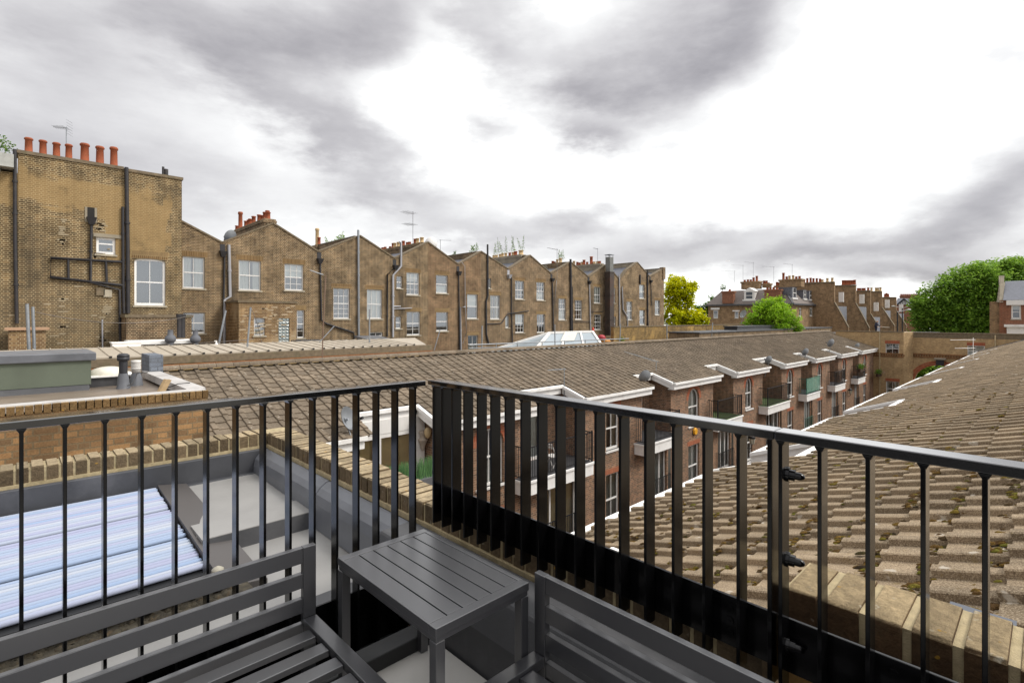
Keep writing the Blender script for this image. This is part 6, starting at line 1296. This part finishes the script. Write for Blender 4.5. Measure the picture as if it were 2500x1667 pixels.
def dormer(par, F, x0, x1, y0, y1, px0, mat_side, peak=True, P_=None):
    u0, z0 = P_(x0, y1); u1, z1 = P_(x1, y0); b = MB(); obox(b, F, u0, u1, z0, z1, -2.2, -.25)
    if peak: b.prism([F.p(u0 - .15, z1, -.2), F.p(u1 + .15, z1, -.2), F.p((u0 + u1) / 2, z1 + (u1 - u0) * .38, -.2)], F.n * -2.2)
    else: obox(b, F, u0 - .08, u1 + .08, z1, z1 + .12, -2.2, -.2)
    d_ = b.build('dormer', mat_side, par)
    w_ = MB(); m_ = (u1 - u0) * .2; obox(w_, F, u0 + m_, u1 - m_, z0 + .25, z1 - .1, -.249, -.22); w_.build('pane', plain('far_pane', srgb(70, 76, 84), .1) if 'far_pane' not in MATS else MATS['far_pane'], d_)
    w_ = MB(); obox(w_, F, u0 + m_, u1 - m_, (z0 + z1) / 2, (z0 + z1) / 2 + .1, -.22, -.19); obox(w_, F, u0 + m_ - .1, u0 + m_, z0 + .2, z1, -.249, -.19); obox(w_, F, u1 - m_, u1 - m_ + .1, z0 + .2, z1, -.249, -.19); obox(w_, F, u0 - .2, u1 + .2, z0 - .12, z0 + .1, -.3, -.1); w_.build('frame', white, d_)
dormer(t, FM, 1815, 1841, 711, 733, 0, white, True, AM)
def PS(x, y): q = P(x, y, Y=YS); return q.x, q.z
dormer(t, FSd, 1938, 1949, 704, 728, 0, slate, False, PS); dormer(t, FSd, 1965, 1972, 710, 730, 0, slate, False, PS); dormer(t, FSd, 1979, 1986, 712, 732, 0, slate, False, PS)
def chim(par, F, P_, x0, x1, yt, yb_, depth, pots, mat=far_b, kinds=(0,), w0=-1.5):
    u0, zb_ = P_(x0, yb_); u1, zt_ = P_(x1, yt); b = MB(); obox(b, F, u0, u1, zb_, zt_ - .25, w0 - depth, w0); obox(b, F, u0 - .12, u1 + .12, zt_ - .25, zt_, w0 - depth - .1, w0 + .1); ch = b.build('chimney', mat, par)
    for k, (x, ytp) in enumerate(pots):
        u, z = P_(x, ytp); p_ = F.p(u, zt_, w0 - depth / 2); q = MB(); pot(q, p_.x, p_.y, zt_, z, .22); q.build('chimney_pot', (terra, buffpot)[kinds[k % len(kinds)]], ch)
chim(t, FM, AM, 1794, 1838, 684, 705, 1.2, [(1799, 681), (1807, 680), (1814, 680), (1821, 675), (1829, 671)], w0=-2.5)
chim(t, FM, AM, 1840, 1858, 689, 700, 1.0, [(1842, 682), (1848, 682), (1853, 687)], w0=-3.5); chim(t, FM, AM, 1888, 1942, 678, 700, 1.6, [(1894, 663), (1902, 672), (1909, 670), (1918, 669), (1926, 672), (1934, 671)], kinds=(0, 0, 1, 1), w0=-2.5)
chim(t, FM, AM, 1868, 1888, 694, 700, 1.0, [(1871, 685), (1875, 686), (1880, 687), (1885, 687)], w0=-4); chim(t, FM, AM, 1765, 1792, 711, 741, .8, [(1781, 706)], red_b, w0=.3); chim(t, FM, AM, 1868, 1907, 706, 730, .9, [(1873, 702), (1880, 702), (1888, 701), (1896, 701)], red_b, w0=.3)
for k, (x, y, h, a_, lb) in enumerate(((1793, 690, 2.0, 150, 'leftmost'), (1814, 682, 2.4, 160, 'second'), (1839, 690, 3.4, 170, 'third'), (1889, 690, 2.6, 160, 'fourth'), (1934, 676, 2.0, 170, 'rightmost'))): aerial(lb + ' of the five aerials over the mansard house chimneys', P(x, y, X=XM + 3), h, a_, 2.6, 4, mt=rusty)
# row of party walls stepping down to the right
pw = [(95, 1996, 690, 2037, 689, 738, 2071, 799, [(1962, 681), (1970, 679), (1978, 678), (1985, 679), (1993, 679), (2001, 680), (2007, 682), (2019, 679), (2031, 678)], (0, 0, 0, 0, 0, 0, 1, 1, 1), 'first'),
      (104, 2050, 697, 2089, 697, 740, 2122, 801, [(2057, 684), (2061, 684), (2066, 684), (2071, 684), (2076, 684), (2081, 684), (2086, 683)], (0,), 'second'),
      (112, 2090, 711, 2125, 710, 766, 2140, 790, [(2094, 703), (2099, 703), (2105, 703), (2110, 703), (2119, 702)], (0,), 'third'),
      (121, 2126, 712, 2153, 712, 750, 2184, 796, [(2127, 702), (2138, 702), (2143, 702), (2149, 701)], (1,), 'fourth'),
      (132, 2156, 726, 2188, 726, 758, 2213, 796, [(2160, 717), (2164, 715), (2168, 717)], (0,), 'fifth')]
for (X_w, xl_, ytl, xr2, ytr, ysl, xe2, ye, pots_, kd, lb) in pw:
    t = thing('party_wall_house', lb + ' brown brick party wall with chimney pots, stepping down behind the arch building', 'house', (X_w, 20, -4), 'row of sloping party walls')
    F_ = Plane2((X_w, 0, 0), (0, -1, 0), (-1, 0, 0)); A2 = lambda x, y, X_w=X_w: A_(x, y, X_w)
    x00 = {95: 1940, 104: 2037, 112: 2080, 121: 2118, 132: 2150}[X_w]; u0 = A2(x00, ytl)[0]; pr = [(u0, A2(xl_, ytl)[1]), A2(xr2, ytr), A2(xr2, ysl), A2(xe2, ye), (A2(xe2, ye)[0], -8), (u0, -8)]
    b = MB(); b.prism([F_.p(u, z) for u, z in pr], (.45, 0, 0)); b.build('wall', far_b, t)
    b = MB(); b.beam(F_.p(*A2(xr2, ysl), -.2), F_.p(*A2(xe2, ye), -.2), .6, .12); b.build('sloping_coping', coping_dark, t); b = MB(); b.beam(F_.p(u0, pr[0][1], -.2), F_.p(*pr[1], -.2), .7, .2); b.build('coping', coping_dark, t)
    b = MB(); b.hexa([F_.p(u0 - 3, -8, -.5), F_.p(A2(xr2, ysl)[0] + .3, -8, -.5), F_.p(A2(xr2, ysl)[0] + .3, -8, -6), F_.p(u0 - 3, -8, -6), F_.p(u0 - 3, A2(xr2, ysl)[1] - .5, -.5), F_.p(A2(xr2, ysl)[0] + .3, A2(xr2, ysl)[1] - .6, -.5), F_.p(A2(xr2, ysl)[0] + .3, A2(xr2, ysl)[1] - .6, -6), F_.p(u0 - 3, A2(xr2, ysl)[1] - .5, -6)]); b.build('rear_roof', slate, t)
    for k, (x, y) in enumerate(pots_): u, z = A2(x, y); p_ = F_.p(u, 0, -.2); q = MB(); zt_ = pr[0][1] + .08; pot(q, p_.x, p_.y, zt_, max(z, zt_ + .3), .22); q.build('chimney_pot', (terra, buffpot)[kd[k % len(kd)]], t)
    b = MB(); u, z = A2(xr2 + 7, (ysl + ytr) / 2 + 6); obox(b, F_, u - .5, u + .2, z - 1.1, z + .5, -3.0, -2.8); b.build('window', white, t)
# red brick house with half timbered gable
t = thing('red_brick_house', 'red brick house with small black and white gable left of the big green tree', 'house', (150, 15, 0)); XR = 150; FR = Plane2((XR, 0, 0), (0, -1, 0), (-1, 0, 0)); AR = lambda x, y: A_(x, y, XR)
u0, u1 = AR(2187, 740)[0], AR(2250, 740)[0]; ze = AR(2200, 744)[1]; b = MB(); facade(b, FR, [(u0, ze), (u1, ze)], -10, [], .1); b.build('wall', red_b, t)
b = MB(); b.hexa([FR.p(u0, ze, .3), FR.p(u1, ze, .3), FR.p(u1, ze, -8), FR.p(u0, ze, -8), FR.p(u0, AR(2187, 727)[1], -2), FR.p(u1, AR(2187, 731)[1], -2), FR.p(u1, ze, -8), FR.p(u0, ze, -8)]); b.build('roof', slate, t)
g0, gz = AR(2196, 744); g1 = AR(2221, 744)[0]; gp = ((g0 + g1) / 2, AR(2209, 732)[1]); b = MB(); b.prism([FR.p(g0, gz, .6), FR.p(g1, gz, .6), FR.p(*gp, .6)], FR.n * -3); gb = b.build('gable', white_old, t)
b = MB(); b.beam(FR.p(g0 - .3, gz, .7), FR.p(gp[0], gp[1] + .2, .7), .3, .3); b.beam(FR.p(g1 + .3, gz, .7), FR.p(gp[0], gp[1] + .2, .7), .3, .3)
for k in range(1, 6): u = g0 + (g1 - g0) * k / 6; h = gp[1] - gz; b.beam(FR.p(u, gz, .65), FR.p(u, gz + h * (1 - abs(k - 3) / 3) * .95 + .05, .65), .14, .1, (0, 1, 0))
b.build('timbers', blk_iron, gb)
chim(t, FR, AR, 2190, 2240, 720, 733, 1.5, [(2192 + 5 * k, 716) for k in range(9)], red_b, w0=-3)
# right-hand house beyond the wall
XH = 75.0; t = thing('corner_house', 'red brick house with slate roof and white bay behind the wall at the right edge', 'house', (XH, 5, 0)); FH = Plane2((XH, 0, 0), (0, -1, 0), (-1, 0, 0)); AH = lambda x, y: A_(x, y, XH)
u0, um, u1 = AH(2416, 740)[0], AH(2453, 740)[0], 2.5; z0 = AH(2440, 736)[1]
wo_ = (AH(2469, 760)[0], AH(2493, 760)[0], AH(2480, 779)[1], AH(2480, 744)[1], 0)
b = MB(); facade(b, FH, [(u0, z0), (um, z0)], -8, [], .1); b.build('side_wall', far_b, t); b = MB(); zz2 = AH(2480, 733)[1]; facade(b, Plane2((XH - .3, 0, 0), (0, -1, 0), (-1, 0, 0)), [(um - .4, zz2), (u1, zz2)], -8, [wo_], .12); b.build('wall', [red_b, interior], t)
FH2 = Plane2((XH - .3, 0, 0), (0, -1, 0), (-1, 0, 0)); window(t, FH2, *wo_[:4], cols=1, rt=1, rb=1, back='shade', fw=.12)
b = MB(); obox(b, FH2, wo_[0] - .35, u1, zz2 - .5, zz2 - .0, 0, .25); obox(b, FH2, wo_[0] - .5, u1, AH(2480, 798)[1], AH(2480, 792)[1], .0, .9); obox(b, FH2, wo_[0] - .3, u1, AH(2480, 830)[1], AH(2480, 798)[1], .0, .7); b.build('white_bay', white, t)
b = MB(); zr2 = AH(2480, 682)[1]; za_ = AH(2450, 733)[1]; b.hexa([FH.p(um - .1, za_, .5), FH.p(u1, za_, .5), FH.p(u1, za_, -7), FH.p(um - .1, za_, -7), FH.p(um - .1, zr2, -3), FH.p(u1, zr2, -3), FH.p(u1, zr2 - .01, -3.5), FH.p(um - .1, zr2 - .01, -3.5)]); b.build('roof', slate, t)
b = MB(); b.prism([FH.p(AH(2443, 740)[0], AH(2443, 738)[1], .4), FH.p(um - .1, AH(2443, 738)[1], .4), FH.p(um - .1, AH(2450, 690)[1], -2.5), FH.p(um - .3, AH(2455, 669)[1], -2.7), FH.p(AH(2448, 740)[0], AH(2448, 669)[1], -2.7)], (0, .3, 0)); b.build('gable_wall', cement, t)
# street lamps beyond the roof
def lamp(label, px, X_l, arms):
    t = thing('street_lamp', label, 'street lamp', (0, 0, 0), 'street lamps behind the arch building'); ORG[t.name] = Vector((0, 0, 0)); q = P(*px, X=X_l)
    b = MB(); b.tube([(q.x, q.y, -11), q], .09, 8); b.build('column', blk_iron, t); b = MB()
    for s_ in arms: b.tube([q, q + Vector((0, s_ * 1.2, .35))], .05, 6); b.lathe(q + Vector((0, s_ * 1.3, .25)), [(.12, 0), (.26, .06), (.2, .16), (.05, .2)], 10)
    b.build('lamp_head', plain('lamp_grey', srgb(200, 200, 196), .4) if 'lamp_grey' not in MATS else MATS['lamp_grey'], t)
lamp('black street lamp with white arm standing behind the roof wall near the person', (2191, 762), 90, (-1,)); lamp('second thinner street lamp with dark lantern head beside the red brick house', (2203, 752), 110, (-1, 1))
# ================= trees =================
bark = MATS.get('bark') or plain('bark', srgb(84, 70, 56), .9)
def tree(label, c, lobes, leafm, size, dens, trunk_h, seed, name='tree', clump=.34):
    """lobes = [(dx along u, dz, radius)], spread in depth too"""
    rnd = random.Random(seed); t = thing(name, label, 'tree', c - Vector((0, 0, trunk_h)))
    lat = Vector((RX, RY, 0)); dep = Vector((FX, FY, 0)); l = MB(); br = MB(); base = c - Vector((0, 0, trunk_h)); fork = c - Vector((0, 0, trunk_h * .35))
    br.tube([base, base.lerp(fork, .5) + lat * .1, fork], [trunk_h * .05, trunk_h * .04, trunk_h * .034], 8)
    for (dx, dz, r) in lobes:
        o_ = c + lat * dx + Vector((0, 0, dz)) + dep * rnd.uniform(-.4, .4) * r
        br.tube([fork, fork.lerp(o_, .5) + Vector((0, 0, r * .2)), o_], [trunk_h * .022, trunk_h * .014, .03], 6)
        nc = max(10, int(dens * r * r * 1.5))
        for _ in range(nc):
            v = Vector((rnd.gauss(0, 1), rnd.gauss(0, 1), rnd.gauss(0, 1))).normalized(); rr = r * (.35 + .68 * rnd.random() ** .7)
            if noise.noise(v * 1.7 + o_ * .3) < -.34: continue
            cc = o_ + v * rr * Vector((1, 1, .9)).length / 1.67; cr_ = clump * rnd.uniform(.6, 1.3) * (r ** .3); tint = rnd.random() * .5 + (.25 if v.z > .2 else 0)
            if rnd.random() < .15: br.tube([o_, cc], [.04, .012], 4)
            for _ in range(16):
                w_ = Vector((rnd.gauss(0, 1), rnd.gauss(0, 1), rnd.gauss(0, .7))) * cr_ * .6; p_ = cc + w_; a = Vector((rnd.gauss(0, 1), rnd.gauss(0, 1), rnd.gauss(0, .5))).normalized() * size * rnd.uniform(.7, 1.3); d_ = a.cross(Vector((rnd.gauss(0, .6), rnd.gauss(0, .6), 1))).normalized() * size * .55
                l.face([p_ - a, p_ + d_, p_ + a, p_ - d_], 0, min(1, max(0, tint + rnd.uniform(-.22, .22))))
    l.build('crown', leafm, t, uvs=False); br.build('trunk', bark, t); return t
def lob(c, X_=None, px=(), k=1.0, D=None):
    out = []; dd = c.dot(Vector((FX, FY, 0)))
    for (x, y, r) in px: q = P(x, y, D=dd); v = q - c; out.append((v.dot(Vector((RX, RY, 0))), v.z, r * dd / 1269)); 
    return out
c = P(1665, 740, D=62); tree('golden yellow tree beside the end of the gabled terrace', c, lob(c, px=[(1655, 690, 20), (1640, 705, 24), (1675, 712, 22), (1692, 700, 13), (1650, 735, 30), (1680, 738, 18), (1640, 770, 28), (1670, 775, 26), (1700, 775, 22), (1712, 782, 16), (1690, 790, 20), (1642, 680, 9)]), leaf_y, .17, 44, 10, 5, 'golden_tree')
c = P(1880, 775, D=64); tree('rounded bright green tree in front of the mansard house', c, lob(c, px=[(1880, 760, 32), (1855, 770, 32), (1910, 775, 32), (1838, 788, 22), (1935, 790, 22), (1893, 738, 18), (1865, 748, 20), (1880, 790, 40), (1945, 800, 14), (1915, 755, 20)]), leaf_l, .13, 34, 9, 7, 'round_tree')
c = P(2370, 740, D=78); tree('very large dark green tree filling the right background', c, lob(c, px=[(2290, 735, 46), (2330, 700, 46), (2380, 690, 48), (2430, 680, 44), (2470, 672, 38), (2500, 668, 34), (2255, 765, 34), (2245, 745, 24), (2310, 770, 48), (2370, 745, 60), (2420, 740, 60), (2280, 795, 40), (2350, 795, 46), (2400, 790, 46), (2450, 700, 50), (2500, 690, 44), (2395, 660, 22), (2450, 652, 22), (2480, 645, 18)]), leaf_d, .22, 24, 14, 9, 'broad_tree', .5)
c = P(1735, 755, D=90); tree('pale green tree beside the left wall of the mansard house', c, lob(c, px=[(1738, 745, 16), (1722, 752, 16), (1710, 760, 14), (1742, 728, 9), (1700, 748, 10), (1730, 765, 16)]), leaf_g, .2, 14, 9, 13, 'small_tree')
c = P(1764, 703, D=93); tree('tiny green tree top peeping over the mansard roof', c, lob(c, px=[(1764, 702, 7)]), leaf_g, .12, 30, 6, 15, 'small_tree')
c = P(2494, 720, D=60); tree('leafy branch tips entering at the right edge in front of the slate roof', c, lob(c, px=[(2497, 690, 5), (2496, 730, 6)]), leaf_l, .1, 30, 8, 19, 'small_tree', .25)
# tiny aeroplane low in the clouds
q = P(1777, 637, D=1500); t = thing('aeroplane', 'tiny distant aeroplane low in the clouds', 'aeroplane', q); s = 5.5
b = MB(); b.tube([q + Vector((RX, RY, 0)) * k for k in (-s, -s * .8, s * .7, s)], [.1, .6, .6, .1], 8); b.build('fuselage', white, t)
b = MB(); b.beam(q + Vector((-2, 6, .3)), q + Vector((2, -6, .3)), 2.0, .2); b.build('wings', white_old, t); b = MB(); b.beam(q + Vector((RX, RY, 0)) * s * -.85, q + Vector((RX, RY, 0)) * s * -1.0 + Vector((0, 0, 2)), .2, 1.2); b.build('tail', white_old, t)
